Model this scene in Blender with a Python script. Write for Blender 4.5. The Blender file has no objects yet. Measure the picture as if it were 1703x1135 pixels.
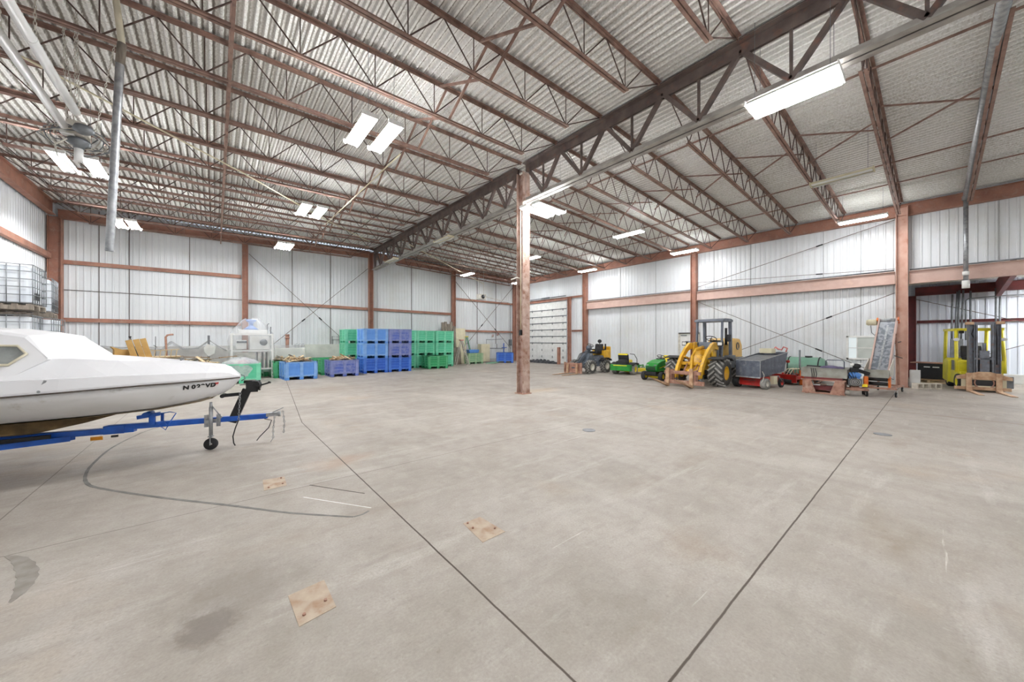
import bpy, bmesh, math, random
from mathutils import Vector, Matrix
random.seed(7)
SC = bpy.context.scene
COL = SC.collection
PI = math.pi
def R(d): return d * PI / 180

# ---------------------------------------------------------------- camera, world, exposure
cam_data = bpy.data.cameras.new('camera')
cam_data.sensor_width = 36.0
cam_data.lens = 36.0 * 590.0 / 1703.0
cam_data.shift_y = -1.5 / 1703.0
cam_data.clip_start = 0.05
cam_data.clip_end = 200
cam = bpy.data.objects.new('camera', cam_data)
COL.objects.link(cam)
cam.location = (0, 0, 1.7)
cam.rotation_euler = (R(90), 0, R(-39.9))
SC.camera = cam
world = bpy.data.worlds.new('world')
world.use_nodes = True
world.node_tree.nodes['Background'].inputs[0].default_value = (0.75, 0.85, 1.0, 1)
world.node_tree.nodes['Background'].inputs[1].default_value = 1.0
SC.world = world
SC.view_settings.view_transform = 'Standard'
SC.view_settings.look = 'None'
SC.view_settings.exposure = 0.24
SC.view_settings.gamma = 1.0
SC.view_settings.use_curve_mapping = False
TUBE = 150.0          # strength of a fluorescent tube

# ---------------------------------------------------------------- helpers
def S(r, g, b):
    def c(v):
        v /= 255.0
        return v / 12.92 if v <= 0.04045 else ((v + 0.055) / 1.055) ** 2.4
    return (c(r), c(g), c(b), 1.0)

class MB:
    def __init__(s):
        s.v = []; s.f = []; s.s = []
    def add(s, vs, fs, sm=False, M=None):
        n = len(s.v)
        for p in vs:
            s.v.append(tuple(M @ Vector(p)) if M is not None else tuple(p))
        for i, f in enumerate(fs):
            s.f.append([k + n for k in f])
            s.s.append(sm[i] if isinstance(sm, list) else sm)
        return s
    def box(s, x0, x1, y0, y1, z0, z1, M=None):
        return s.add([(x0,y0,z0),(x1,y0,z0),(x1,y1,z0),(x0,y1,z0),(x0,y0,z1),(x1,y0,z1),(x1,y1,z1),(x0,y1,z1)],
                     [(0,3,2,1),(4,5,6,7),(0,1,5,4),(1,2,6,5),(2,3,7,6),(3,0,4,7)], False, M)
    def bx(s, c, d, r=(0,0,0)):
        M = Matrix.Translation(c) @ Matrix.Rotation(r[2],4,'Z') @ Matrix.Rotation(r[1],4,'Y') @ Matrix.Rotation(r[0],4,'X')
        return s.box(-d[0]/2,d[0]/2,-d[1]/2,d[1]/2,-d[2]/2,d[2]/2,M)
    def frame(s, p, q, up=(0,0,1)):
        p = Vector(p); q = Vector(q); z = (q-p).normalized(); u = Vector(up)
        if abs(z.dot(u)) > 0.98: u = Vector((1,0,0))
        x = u.cross(z).normalized(); y = z.cross(x)
        return Matrix(((x.x,y.x,z.x,p.x),(x.y,y.y,z.y,p.y),(x.z,y.z,z.z,p.z),(0,0,0,1))), (q-p).length
    def bar(s, p, q, w, h, up=(0,0,1)):       # w sideways, h along up
        M, L = s.frame(p, q, up)
        return s.box(-w/2,w/2,-h/2,h/2,0,L,M)
    def cyl(s, p, q, r, r2=None, n=12, cap=True):
        if r2 is None: r2 = r
        M, L = s.frame(p, q)
        vs = [(r*math.cos(2*PI*i/n), r*math.sin(2*PI*i/n), 0) for i in range(n)] + [(r2*math.cos(2*PI*i/n), r2*math.sin(2*PI*i/n), L) for i in range(n)]
        fs = [(i,(i+1)%n,n+(i+1)%n,n+i) for i in range(n)]; sm = [True]*n
        if cap: fs += [tuple(range(n-1,-1,-1)), tuple(range(n,2*n))]; sm += [False,False]
        return s.add(vs, fs, sm, M)
    def tube(s, pts, r, n=8, closed=False):
        pts = [Vector(p) for p in pts]; m = len(pts); rings = []
        up = None
        for i, p in enumerate(pts):
            a = pts[(i-1)%m] if (closed or i>0) else p
            b = pts[(i+1)%m] if (closed or i<m-1) else p
            t = (b-a).normalized()
            if up is None:
                up = Vector((0,0,1)) if abs(t.z) < 0.9 else Vector((1,0,0))
            x = up.cross(t)
            if x.length < 1e-4: x = Vector((1,0,0)).cross(t)
            x.normalize(); y = t.cross(x).normalized(); up = y
            rr = r[i] if isinstance(r,(list,tuple)) else r
            rings.append([p + x*rr*math.cos(2*PI*k/n) + y*rr*math.sin(2*PI*k/n) for k in range(n)])
        vs = [v for ring in rings for v in ring]; fs = []; sm = []
        for i in range(m if closed else m-1):
            j = (i+1)%m
            for k in range(n):
                fs.append((i*n+k, i*n+(k+1)%n, j*n+(k+1)%n, j*n+k)); sm.append(True)
        if not closed:
            fs += [tuple(range(n-1,-1,-1)), tuple(range((m-1)*n,m*n))]; sm += [False,False]
        return s.add(vs, fs, sm)
    def prism(s, poly, ax, a, b, M=None):      # poly: 2D in the two other axes (xyz order)
        n = len(poly)
        def mk(p, t):
            return (t,p[0],p[1]) if ax=='x' else ((p[0],t,p[1]) if ax=='y' else (p[0],p[1],t))
        vs = [mk(p,a) for p in poly] + [mk(p,b) for p in poly]
        fs = [(i,(i+1)%n,n+(i+1)%n,n+i) for i in range(n)] + [tuple(range(n-1,-1,-1)), tuple(range(n,2*n))]
        return s.add(vs, fs, False, M)
    def ell(s, c, r, nu=16, nv=10, M=None):
        vs = []; fs = []
        for j in range(nv+1):
            th = PI*j/nv
            for i in range(nu):
                ph = 2*PI*i/nu
                vs.append((c[0]+r[0]*math.sin(th)*math.cos(ph), c[1]+r[1]*math.sin(th)*math.sin(ph), c[2]+r[2]*math.cos(th)))
        for j in range(nv):
            for i in range(nu):
                fs.append((j*nu+i,(j+1)*nu+i,(j+1)*nu+(i+1)%nu,j*nu+(i+1)%nu))
        return s.add(vs, fs, True, M)
    def lathe(s, prof, c, ax, n=24):           # prof: (radius, offset along axis)
        vs = []; fs = []; m = len(prof)
        for (r, t) in prof:
            for i in range(n):
                a = 2*PI*i/n; u = r*math.cos(a); w = r*math.sin(a)
                vs.append((c[0]+t,c[1]+u,c[2]+w) if ax=='x' else ((c[0]+u,c[1]+t,c[2]+w) if ax=='y' else (c[0]+u,c[1]+w,c[2]+t)))
        for j in range(m-1):
            for i in range(n):
                fs.append((j*n+i, j*n+(i+1)%n, (j+1)*n+(i+1)%n, (j+1)*n+i))
        return s.add(vs, fs, True)
    def torus(s, c, ax, Rr, r, n=28, k=8):
        pts = []
        for i in range(n):
            a = 2*PI*i/n; u = Rr*math.cos(a); w = Rr*math.sin(a)
            pts.append((c[0],c[1]+u,c[2]+w) if ax=='x' else ((c[0]+u,c[1],c[2]+w) if ax=='y' else (c[0]+u,c[1]+w,c[2])))
        return s.tube(pts, r, k, True)
    def build(s, name, mat, parent=None, bevel=0, M=None):
        me = bpy.data.meshes.new(name)
        me.from_pydata(s.v, [], s.f)
        me.polygons.foreach_set('use_smooth', s.s)
        me.materials.append(mat)
        me.update()
        o = bpy.data.objects.new(name, me)
        COL.objects.link(o)
        if parent: o.parent = parent
        if M is not None: o.matrix_local = M
        if bevel:
            b = o.modifiers.new('bevel','BEVEL'); b.width = bevel; b.segments = 2; b.limit_method = 'ANGLE'; b.angle_limit = R(40)
        return o

def tag(o, label=None, cat=None, group=None, kind=None):
    if label: o['label'] = label
    if cat: o['category'] = cat
    if group: o['group'] = group
    if kind: o['kind'] = kind
    return o
def thing(name, label, cat, loc=(0,0,0), rz=0, group=None):
    o = bpy.data.objects.new(name, None); o.empty_display_size = 0.2
    COL.objects.link(o); o.location = loc; o.rotation_euler = (0,0,rz)
    return tag(o, label, cat, group)
def copy_tree(o, parent=None):
    c = o.copy(); COL.objects.link(c)
    if parent: c.parent = parent
    for ch in o.children: copy_tree(ch, c)
    return c
def place(proto, used, loc, rz=0, label=None, group=None):
    o = proto if not used else copy_tree(proto)
    o.location = loc; o.rotation_euler = (0,0,rz)
    if label: o['label'] = label
    if group: o['group'] = group
    return o
ORD = ['first','second','third','fourth','fifth','sixth','seventh','eighth','ninth','tenth','eleventh','twelfth','thirteenth','fourteenth','fifteenth','sixteenth','seventeenth','eighteenth','nineteenth','twentieth','twenty-first','twenty-second','twenty-third']

# ---------------------------------------------------------------- materials
def mat(name, c1, c2=None, rough=0.6, metal=0.0, scale=4.0, lo=0.35, hi=0.65, bump=0.0, bscale=30.0, stretch=None, dirt=None, dlo=0.55, dhi=0.75, dscale=2.0, alpha=None, spec=0.5):
    m = bpy.data.materials.new(name); m.use_nodes = True
    N = m.node_tree.nodes; L = m.node_tree.links
    b = N['Principled BSDF']
    b.inputs['Roughness'].default_value = rough; b.inputs['Metallic'].default_value = metal
    b.inputs['Specular IOR Level'].default_value = spec
    tc = N.new('ShaderNodeTexCoord'); src = tc.outputs['Object']
    if stretch:
        mp = N.new('ShaderNodeMapping'); mp.inputs['Scale'].default_value = stretch
        L.new(src, mp.inputs['Vector']); src = mp.outputs['Vector']
    if c2 is None: c2 = tuple(v*0.85 for v in c1[:3]) + (1,)
    nz = N.new('ShaderNodeTexNoise'); nz.inputs['Scale'].default_value = scale; nz.inputs['Detail'].default_value = 6
    L.new(src, nz.inputs['Vector'])
    cr = N.new('ShaderNodeValToRGB'); cr.color_ramp.elements[0].position = lo; cr.color_ramp.elements[1].position = hi
    cr.color_ramp.elements[0].color = c1; cr.color_ramp.elements[1].color = c2
    L.new(nz.outputs['Fac'], cr.inputs['Fac']); out = cr.outputs['Color']
    if dirt:
        n2 = N.new('ShaderNodeTexNoise'); n2.inputs['Scale'].default_value = dscale; n2.inputs['Detail'].default_value = 9; n2.inputs['Roughness'].default_value = 0.65
        L.new(tc.outputs['Object'], n2.inputs['Vector'])
        mr = N.new('ShaderNodeMapRange'); mr.inputs['From Min'].default_value = dlo; mr.inputs['From Max'].default_value = dhi
        L.new(n2.outputs['Fac'], mr.inputs['Value'])
        mx = N.new('ShaderNodeMix'); mx.data_type = 'RGBA'
        L.new(mr.outputs['Result'], mx.inputs[0]); L.new(out, mx.inputs[6]); mx.inputs[7].default_value = dirt
        out = mx.outputs[2]
    L.new(out, b.inputs['Base Color'])
    if bump:
        n3 = N.new('ShaderNodeTexNoise'); n3.inputs['Scale'].default_value = bscale; n3.inputs['Detail'].default_value = 4
        L.new(src, n3.inputs['Vector'])
        bp = N.new('ShaderNodeBump'); bp.inputs['Strength'].default_value = bump; bp.inputs['Distance'].default_value = 0.01
        L.new(n3.outputs['Fac'], bp.inputs['Height']); L.new(bp.outputs['Normal'], b.inputs['Normal'])
    if alpha is not None: b.inputs['Alpha'].default_value = alpha
    return m
def emis(name, col, st):
    m = bpy.data.materials.new(name); m.use_nodes = True
    N = m.node_tree.nodes; b = N['Principled BSDF']
    b.inputs['Base Color'].default_value = (0.8,0.8,0.8,1)
    b.inputs['Emission Color'].default_value = col; b.inputs['Emission Strength'].default_value = st
    return m

M = {}
M['primer'] = mat('red_primer_steel', S(168,120,100), S(142,98,82), 0.6, 0, 3, dirt=S(176,146,130), dlo=0.5, dhi=0.8, dscale=6)
M['girder'] = mat('aged_girder_steel', S(112,98,92), S(88,76,72), 0.6, 0, 4, dirt=S(130,90,75), dscale=5)
M['girder_pale'] = mat('grey_girder_flange', S(176,172,166), S(140,134,128), 0.5, 0.1, 3)
M['joist'] = mat('rusty_joist_steel', S(152,120,106), S(116,90,80), 0.65, 0, 5, dirt=S(150,128,116), dlo=0.5, dhi=0.75, dscale=4)
M['joist_web'] = mat('dark_joist_rod', S(96,76,68), S(70,54,48), 0.7, 0, 5)
M['maroon'] = mat('dark_red_steel', S(112,38,36), S(84,30,30), 0.55, 0, 3)
M['wall'] = mat('white_liner_panel', S(226,229,231), S(213,216,218), 0.38, 0, 0.8, stretch=(1,1,0.15), dirt=S(208,208,204), dlo=0.52, dhi=0.8, dscale=0.6)
M['wallblue'] = mat('translucent_white_panel', S(226,230,238), S(212,218,228), 0.5, 0, 0.8, stretch=(1,1,0.2))
M['seam'] = mat('dark_seam', S(90,80,74), None, 0.7)
M['seamlight'] = mat('grey_seam', S(176,176,174), None, 0.6)
M['stem'] = mat('grey_stem_wall_concrete', S(206,206,203), S(186,186,183), 0.9, 0, 2.5, bump=0.2)
M['stemwhite'] = mat('white_painted_block', S(228,228,220), S(206,206,198), 0.8, 0, 2)
M['white'] = mat('white_enamel', S(235,235,232), S(220,220,216), 0.35)
M['dirtywhite'] = mat('dirty_white', S(214,210,200), S(180,174,162), 0.6, 0, 5)
M['galv'] = mat('galvanised_steel', S(176,178,180), S(140,143,146), 0.4, 0.6, 12)
M['greymetal'] = mat('grey_metal', S(128,132,136), S(104,107,110), 0.45, 0.4, 6)
M['dark'] = mat('black_steel', S(34,34,36), S(22,22,24), 0.45, 0.1, 6)
M['rubber'] = mat('dusty_rubber', S(160,158,153), S(122,120,116), 0.9, 0, 6)
M['rubberdark'] = mat('black_rubber', S(44,44,46), S(30,30,32), 0.8, 0, 6)
M['rust'] = mat('rusty_steel', S(176,136,118), S(140,100,84), 0.8, 0, 7, dirt=S(190,168,150), dscale=4)
M['rustfork'] = mat('tan_rusty_fork', S(200,170,140), S(168,130,100), 0.75, 0, 7)
M['yellow'] = mat('loader_yellow', S(226,178,40), S(206,156,30), 0.45, 0, 4, dirt=S(176,140,90), dlo=0.55, dhi=0.72, dscale=5)
M['paleyellow'] = mat('faded_yellow', S(236,196,120), S(226,184,104), 0.5)
M['liftyellow'] = mat('forklift_yellow', S(232,220,52), S(214,200,44), 0.4, 0, 4, dirt=S(190,170,90), dscale=6)
M['green'] = mat('mower_green', S(36,150,52), S(26,124,42), 0.35)
M['seatyellow'] = mat('seat_yellow', S(240,216,40), None, 0.45)
M['wood'] = mat('weathered_wood', S(176,146,108), S(126,98,68), 0.85, 0, 3, stretch=(6,6,1))
M['greywood'] = mat('grey_weathered_wood', S(150,140,128), S(108,98,88), 0.9, 0, 3, stretch=(6,6,1))
M['cardboard'] = mat('tan_cardboard', S(196,160,100), S(178,142,84), 0.85)
M['palewood'] = mat('pale_new_wood', S(216,196,160), S(190,166,128), 0.8, 0, 4)
M['redpaint'] = mat('red_paint', S(190,36,26), S(150,28,22), 0.4, 0, 4, dirt=S(120,60,50), dscale=5)
M['orange'] = mat('orange_paint', S(226,120,40), S(200,96,30), 0.45)
M['blueframe'] = mat('trailer_blue', S(30,96,196), S(22,78,168), 0.35, 0, 6)
M['gelcoat'] = mat('white_gelcoat', S(238,238,240), S(230,230,233), 0.25, 0, 1.2)
M['hull'] = mat('dull_white_hull', S(244,244,245), S(234,234,233), 0.35, 0, 1.5, stretch=(1,1,3), dirt=S(170,160,140), dlo=0.62, dhi=0.85, dscale=3)
M['antifoul'] = mat('brown_scummed_bottom', S(132,108,72), S(84,70,48), 0.8, 0, 5)
M['cream'] = mat('cream_trim', S(222,214,190), None, 0.5)
M['glass'] = mat('dim_window_glass', S(170,174,172), S(120,124,122), 0.12, 0, 4)
M['cblock'] = mat('pale_concrete_block', S(214,206,192), S(190,182,168), 0.9, 0, 8, bump=0.3)
M['tarp'] = mat('black_tarp', S(48,50,54), S(34,36,40), 0.5, 0, 6)
M['tank'] = mat('green_poly_tank', S(120,160,140), S(98,140,118), 0.4, 0, 1.5, dirt=S(60,120,80), dlo=0.5, dhi=0.7, dscale=1.3)
M['ibc'] = mat('milky_poly_bottle', S(224,228,232), S(206,212,220), 0.35, 0, 2)
M['amber'] = mat('amber_lens', S(230,150,20), None, 0.3)
M['beige'] = mat('beige_paint', S(222,214,186), S(206,198,168), 0.6, 0, 3)
M['violet'] = mat('purple_grey_cloth', S(104,96,128), S(80,74,100), 0.8)
M['film'] = mat('clear_plastic_film', S(236,238,240), S(214,218,222), 0.18, 0, 6, bump=0.9, bscale=9, alpha=0.2)
M['bag'] = mat('clear_plastic_bag', S(232,234,236), S(206,208,212), 0.2, 0, 8, bump=1.0, bscale=14, alpha=0.5)
M['ink'] = mat('black_lettering', S(30,30,32), None, 0.5)
M['redink'] = mat('red_sticker', S(196,60,60), S(235,220,220), 0.5, 0, 18, lo=0.48, hi=0.52)
M['strap'] = mat('blue_webbing', S(60,110,200), None, 0.8)
M['tubewhite'] = mat('white_heater_tube', S(240,240,238), S(226,226,224), 0.3, 0, 3)
M['tubelight'] = emis('fluorescent_tube', (0.97, 0.985, 1.0, 1), TUBE)
M['daylight'] = emis('daylight_gap', (0.85, 0.93, 1.0, 1), 3.0)
M['windowlight'] = emis('window_daylight', S(196,232,240), 0.25)

def plastic(name, c1, c2, dusty=None, lo=0.5, hi=0.75):
    return mat(name, c1, c2, 0.45, 0, 5, dirt=dusty, dlo=lo, dhi=hi, dscale=4)
M['bin_light'] = plastic('light_blue_plastic', S(96,150,220), S(84,138,212), S(130,170,216), 0.6, 0.85)
M['bin_royal'] = plastic('royal_blue_plastic', S(40,98,200), S(34,84,180), S(90,124,196), 0.6, 0.85)
M['bin_dusty'] = plastic('dusty_violet_blue_plastic', S(82,104,184), S(74,94,170), S(150,156,190), 0.45, 0.7)
M['bin_green'] = plastic('mint_green_plastic', S(96,200,158), S(84,188,146), S(136,210,176), 0.6, 0.85)
M['bin_deep'] = plastic('deep_green_plastic', S(52,164,104), S(46,146,92), S(110,186,136), 0.6, 0.85)
M['bin_pale'] = plastic('faded_green_plastic', S(140,182,144), S(124,166,128), S(176,196,160), 0.5, 0.8)
WORN = {}
for k_, c_ in (('bin_light',(132,174,226)),('bin_royal',(78,126,210)),('bin_dusty',(132,142,192)),('bin_green',(128,214,178)),('bin_deep',(92,184,132)),('bin_pale',(170,198,160))):
    WORN[k_] = plastic('scuffed_edge_of_' + M[k_].name, S(*c_), S(*[v-16 for v in c_]), S(190,190,180), 0.6, 0.85)

# ceiling deck: off-white speckled metal
def deck_material():
    m = bpy.data.materials.new('speckled_roof_deck'); m.use_nodes = True
    N = m.node_tree.nodes; L = m.node_tree.links; b = N['Principled BSDF']
    b.inputs['Roughness'].default_value = 0.7
    tc = N.new('ShaderNodeTexCoord')
    n1 = N.new('ShaderNodeTexNoise'); n1.inputs['Scale'].default_value = 26; n1.inputs['Detail'].default_value = 5; n1.inputs['Roughness'].default_value = 0.7
    n2 = N.new('ShaderNodeTexNoise'); n2.inputs['Scale'].default_value = 0.45; n2.inputs['Detail'].default_value = 4
    for n in (n1,n2): L.new(tc.outputs['Object'], n.inputs['Vector'])
    cr = N.new('ShaderNodeValToRGB'); e = cr.color_ramp.elements
    e[0].position = 0.36; e[0].color = S(206,202,194); e[1].position = 0.60; e[1].color = S(250,250,248)
    L.new(n1.outputs['Fac'], cr.inputs['Fac'])
    mr = N.new('ShaderNodeMapRange'); mr.inputs['From Min'].default_value = 0.42; mr.inputs['From Max'].default_value = 0.62
    mr.inputs['To Min'].default_value = 0.0; mr.inputs['To Max'].default_value = 0.55
    L.new(n2.outputs['Fac'], mr.inputs['Value'])
    mx = N.new('ShaderNodeMix'); mx.data_type = 'RGBA'
    L.new(mr.outputs['Result'], mx.inputs[0]); L.new(cr.outputs['Color'], mx.inputs[6]); mx.inputs[7].default_value = S(244,242,238)
    # pale deposits along the ribs; shade of the flutes painted in as dark bands
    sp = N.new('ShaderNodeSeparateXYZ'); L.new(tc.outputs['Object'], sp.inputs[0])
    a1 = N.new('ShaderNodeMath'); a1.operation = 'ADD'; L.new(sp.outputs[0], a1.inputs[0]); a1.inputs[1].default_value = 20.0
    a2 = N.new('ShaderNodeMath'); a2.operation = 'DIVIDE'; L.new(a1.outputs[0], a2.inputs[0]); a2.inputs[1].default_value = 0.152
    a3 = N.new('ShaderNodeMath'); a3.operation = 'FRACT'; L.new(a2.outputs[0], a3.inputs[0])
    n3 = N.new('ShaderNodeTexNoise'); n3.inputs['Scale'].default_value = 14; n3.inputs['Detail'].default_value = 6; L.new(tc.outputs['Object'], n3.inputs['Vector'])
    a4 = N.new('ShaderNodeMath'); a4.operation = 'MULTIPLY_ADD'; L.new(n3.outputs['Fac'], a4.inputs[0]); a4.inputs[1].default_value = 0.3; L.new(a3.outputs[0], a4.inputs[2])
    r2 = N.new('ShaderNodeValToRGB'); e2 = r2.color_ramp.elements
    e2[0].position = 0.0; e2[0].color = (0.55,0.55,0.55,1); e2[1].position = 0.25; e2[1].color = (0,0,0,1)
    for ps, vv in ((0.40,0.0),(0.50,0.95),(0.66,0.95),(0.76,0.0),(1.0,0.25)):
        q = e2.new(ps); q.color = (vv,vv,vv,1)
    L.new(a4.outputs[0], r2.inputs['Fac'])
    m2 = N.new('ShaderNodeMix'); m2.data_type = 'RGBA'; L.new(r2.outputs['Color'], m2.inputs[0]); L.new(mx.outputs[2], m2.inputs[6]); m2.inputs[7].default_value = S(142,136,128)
    L.new(m2.outputs[2], b.inputs['Base Color'])
    return m
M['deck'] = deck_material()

# floor: worn concrete with saw-cut joints, dust streaks and stains
def floor_material():
    m = bpy.data.materials.new('worn_concrete_floor'); m.use_nodes = True
    N = m.node_tree.nodes; L = m.node_tree.links; b = N['Principled BSDF']
    tc = N.new('ShaderNodeTexCoord'); P = tc.outputs['Object']
    def noise(scale, detail=6, rough=0.55, sc=None, rot=0):
        src = P
        if sc:
            mp = N.new('ShaderNodeMapping'); mp.inputs['Scale'].default_value = sc; mp.inputs['Rotation'].default_value = (0,0,rot)
            L.new(P, mp.inputs['Vector']); src = mp.outputs['Vector']
        n = N.new('ShaderNodeTexNoise'); n.inputs['Scale'].default_value = scale; n.inputs['Detail'].default_value = detail; n.inputs['Roughness'].default_value = rough
        L.new(src, n.inputs['Vector']); return n.outputs['Fac']
    def rng(v, a, c, t0=0.0, t1=1.0):
        r = N.new('ShaderNodeMapRange'); r.inputs['From Min'].default_value = a; r.inputs['From Max'].default_value = c
        r.inputs['To Min'].default_value = t0; r.inputs['To Max'].default_value = t1
        L.new(v, r.inputs['Value']); return r.outputs['Result']
    def mix(f, a, c):
        x = N.new('ShaderNodeMix'); x.data_type = 'RGBA'
        L.new(f, x.inputs[0]) if not isinstance(f, float) else setattr(x.inputs[0],'default_value',f)
        L.new(a, x.inputs[6]) if not isinstance(a, tuple) else setattr(x.inputs[6],'default_value',a)
        L.new(c, x.inputs[7]) if not isinstance(c, tuple) else setattr(x.inputs[7],'default_value',c)
        return x.outputs[2]
    def math_(op, a, c=None):
        x = N.new('ShaderNodeMath'); x.operation = op
        L.new(a, x.inputs[0]) if not isinstance(a, (int,float)) else setattr(x.inputs[0],'default_value',a)
        if c is not None: L.new(c, x.inputs[1]) if not isinstance(c, (int,float)) else setattr(x.inputs[1],'default_value',c)
        return x.outputs[0]
    c = mix(rng(noise(0.55, 5), 0.38, 0.64), S(168,160,151), S(150,142,133))
    c = mix(rng(noise(0.9, 7, 0.6, (1.0,0.35,1), R(25)), 0.5, 0.68, 0, 0.6), c, S(190,184,175))      # pale traffic dust
    c = mix(rng(noise(1.6, 7, 0.65, (0.25,1.6,1), R(8)), 0.56, 0.72, 0, 0.7), c, S(198,193,186))      # dust drag streaks
    c = mix(rng(noise(0.8, 6, 0.6, (0.4,1.2,1), R(-20)), 0.58, 0.74, 0, 0.7), c, S(138,122,104))       # brown grime
    c = mix(rng(noise(0.35, 5, 0.6, (1,1,1), 0.7), 0.58, 0.72, 0, 0.4), c, S(188,158,124))             # rusty tint
    c = mix(rng(noise(3.2, 9, 0.72), 0.42, 0.66, 0, 0.5), c, S(182,175,167))
    c = mix(rng(noise(7.0, 8, 0.7, (0.5,1.4,1), 0.4), 0.52, 0.72, 0, 0.45), c, S(134,126,117))
    c = mix(rng(noise(22, 6, 0.75), 0.58, 0.70, 0, 0.45), c, S(112,102,92))
    c = mix(rng(noise(16, 6, 0.75), 0.60, 0.72, 0, 0.4), c, S(206,200,192))
    c = mix(rng(noise(60, 3, 0.6), 0.35, 0.7, 0, 0.38), c, S(132,124,114))                             # aggregate speckle
    c = mix(rng(noise(2.6, 8, 0.7, (0.12,3.0,1), R(4)), 0.66, 0.70, 0, 0.55), c, S(222,218,212))       # fine white scratches
    sep = N.new('ShaderNodeSeparateXYZ'); L.new(P, sep.inputs[0]); X = sep.outputs[0]; Y = sep.outputs[1]
    wob = math_('MULTIPLY', math_('SUBTRACT', noise(3, 5, 0.7), 0.5), 0.012)
    # oil stain left of the joint
    def blob(cx, cy, rx, ry, edge=0.35):
        dx = math_('DIVIDE', math_('SUBTRACT', X, cx), rx); dy = math_('DIVIDE', math_('SUBTRACT', Y, cy), ry)
        d = math_('SQRT', math_('ADD', math_('MULTIPLY', dx, dx), math_('MULTIPLY', dy, dy)))
        d = math_('ADD', d, math_('MULTIPLY', math_('SUBTRACT', noise(max(1.2, 0.9/rx), 8, 0.7), 0.5), 2.6))
        return rng(d, 1.0, 1.0-edge, 0, 1)
    c = mix(rng(noise(5.0, 8, 0.7), 0.45, 0.7, 0, 0.35), c, S(140,130,118))
    c = mix(math_('MULTIPLY', blob(-0.02, 2.78, 0.17, 0.22, 0.45), 0.55), c, S(96,86,78))
    c = mix(math_('MULTIPLY', blob(0.12, 3.05, 0.42, 0.42, 0.6), 0.42), c, S(118,108,100))
    c = mix(math_('MULTIPLY', blob(-1.9, 9.0, 1.3, 1.0, 0.8), 0.5), c, S(112,98,84))
    c = mix(math_('MULTIPLY', blob(3.0, 13.5, 1.6, 1.2, 0.8), 0.45), c, S(128,110,90))
    c = mix(math_('MULTIPLY', blob(8.3, 8.6, 1.3, 0.5, 0.8), 0.4), c, S(178,150,112))
    c = mix(math_('MULTIPLY', blob(1.35, 5.35, 0.5, 0.4, 0.8), 0.4), c, S(164,132,104))
    c = mix(math_('MULTIPLY', blob(3.1, 1.3, 0.35, 0.3, 0.9), 0.4), c, S(130,106,84))
    def line(coord, pos, w, other=None, slope=0.0, start=8.4):
        v = math_('SUBTRACT', math_('ADD', coord, wob), pos)
        if other is not None:
            k = math_('MULTIPLY', math_('MAXIMUM', math_('SUBTRACT', other, start), 0.0), slope)
            v = math_('SUBTRACT', v, k)
        return rng(math_('ABSOLUTE', v), w, w*0.5, 0, 1)
    dark = S(66,54,43)
    c = mix(line(X, 1.37, 0.009, Y, 0.10), c, dark)
    c = mix(line(Y, 0.85, 0.009), c, dark)
    c = mix(math_('MULTIPLY', line(Y, 4.70, 0.007), 0.6), c, dark)
    c = mix(math_('MULTIPLY', line(X, -1.56, 0.007), 0.6), c, dark)
    c = mix(math_('MULTIPLY', line(X, 12.46, 0.035), 0.75), c, S(126,104,84))
    c = mix(math_('MULTIPLY', line(Y, 8.4, 0.007), 0.35), c, dark)
    L.new(c, b.inputs['Base Color'])
    L.new(rng(noise(1.2, 5), 0.3, 0.7, 0.5, 0.8), b.inputs['Roughness'])
    bp = N.new('ShaderNodeBump'); bp.inputs['Strength'].default_value = 0.15; bp.inputs['Distance'].default_value = 0.004
    L.new(noise(45, 5, 0.7), bp.inputs['Height']); L.new(bp.outputs['Normal'], b.inputs['Normal'])
    return m
M['floor'] = floor_material()

# ---------------------------------------------------------------- the setting
XL, XR, YB, YF, XA = -5.1, 19.35, 22.6, -9.0, 23.9
RX = 7.47
def deckz(x):
    if x < RX: return 7.12 + (x - XL) / (RX - XL) * 0.15
    return 7.27 - (x - RX) / (XR - RX) * 0.55

fl = MB().box(XL-0.2, XA+0.2, YF-0.2, YB+0.2, -0.2, 0.0).build('floor', M['floor'])
tag(fl, 'worn stained concrete floor with saw-cut joints', 'floor', kind='structure')

def ribbed(name, p0, p1, z0, z1, nrm, m, label, pitch=0.2, depth=0.022, kind='structure', zfun=None):
    p0 = Vector((*p0,0)); p1 = Vector((*p1,0)); n = Vector((*nrm,0)); d = (p1-p0); Ln = d.length; d.normalize()
    prof = []; k = 0
    while k*pitch < Ln:
        a = k*pitch
        for (u, o) in ((0,0),(pitch*0.55,0),(pitch*0.65,depth),(pitch*0.85,depth),(pitch*0.95,0)):
            if a+u <= Ln: prof.append((a+u, o))
        k += 1
    prof.append((Ln, 0))
    vs = []; fs = []
    for (u, o) in prof:
        q = p0 + d*u + n*o
        t = z1 if zfun is None else zfun(q.x, q.y)
        vs += [(q.x,q.y,z0),(q.x,q.y,t)]
    for i in range(len(prof)-1): fs.append((2*i,2*i+2,2*i+3,2*i+1))
    # backing slab gives the wall its thickness
    mb = MB().add(vs, fs)
    bk = n*-0.16
    a0 = p0; a1 = p1
    zt = z1 if zfun is None else max(zfun(p0.x,p0.y), zfun(p1.x,p1.y))+0.1
    q = [a0, a1, a1+bk, a0+bk]
    e = n*-0.002
    mb.add([(v.x+e.x,v.y+e.y,z0) for v in q]+[(v.x+e.x,v.y+e.y,zt) for v in q], [(0,1,2,3),(4,7,6,5),(0,4,5,1),(1,5,6,2),(2,6,7,3),(3,7,4,0)])
    o = mb.build(name, m)
    return tag(o, label, 'wall', kind=kind)
ZF = lambda x, y: deckz(min(max(x,XL),XR)) - 0.02
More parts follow.
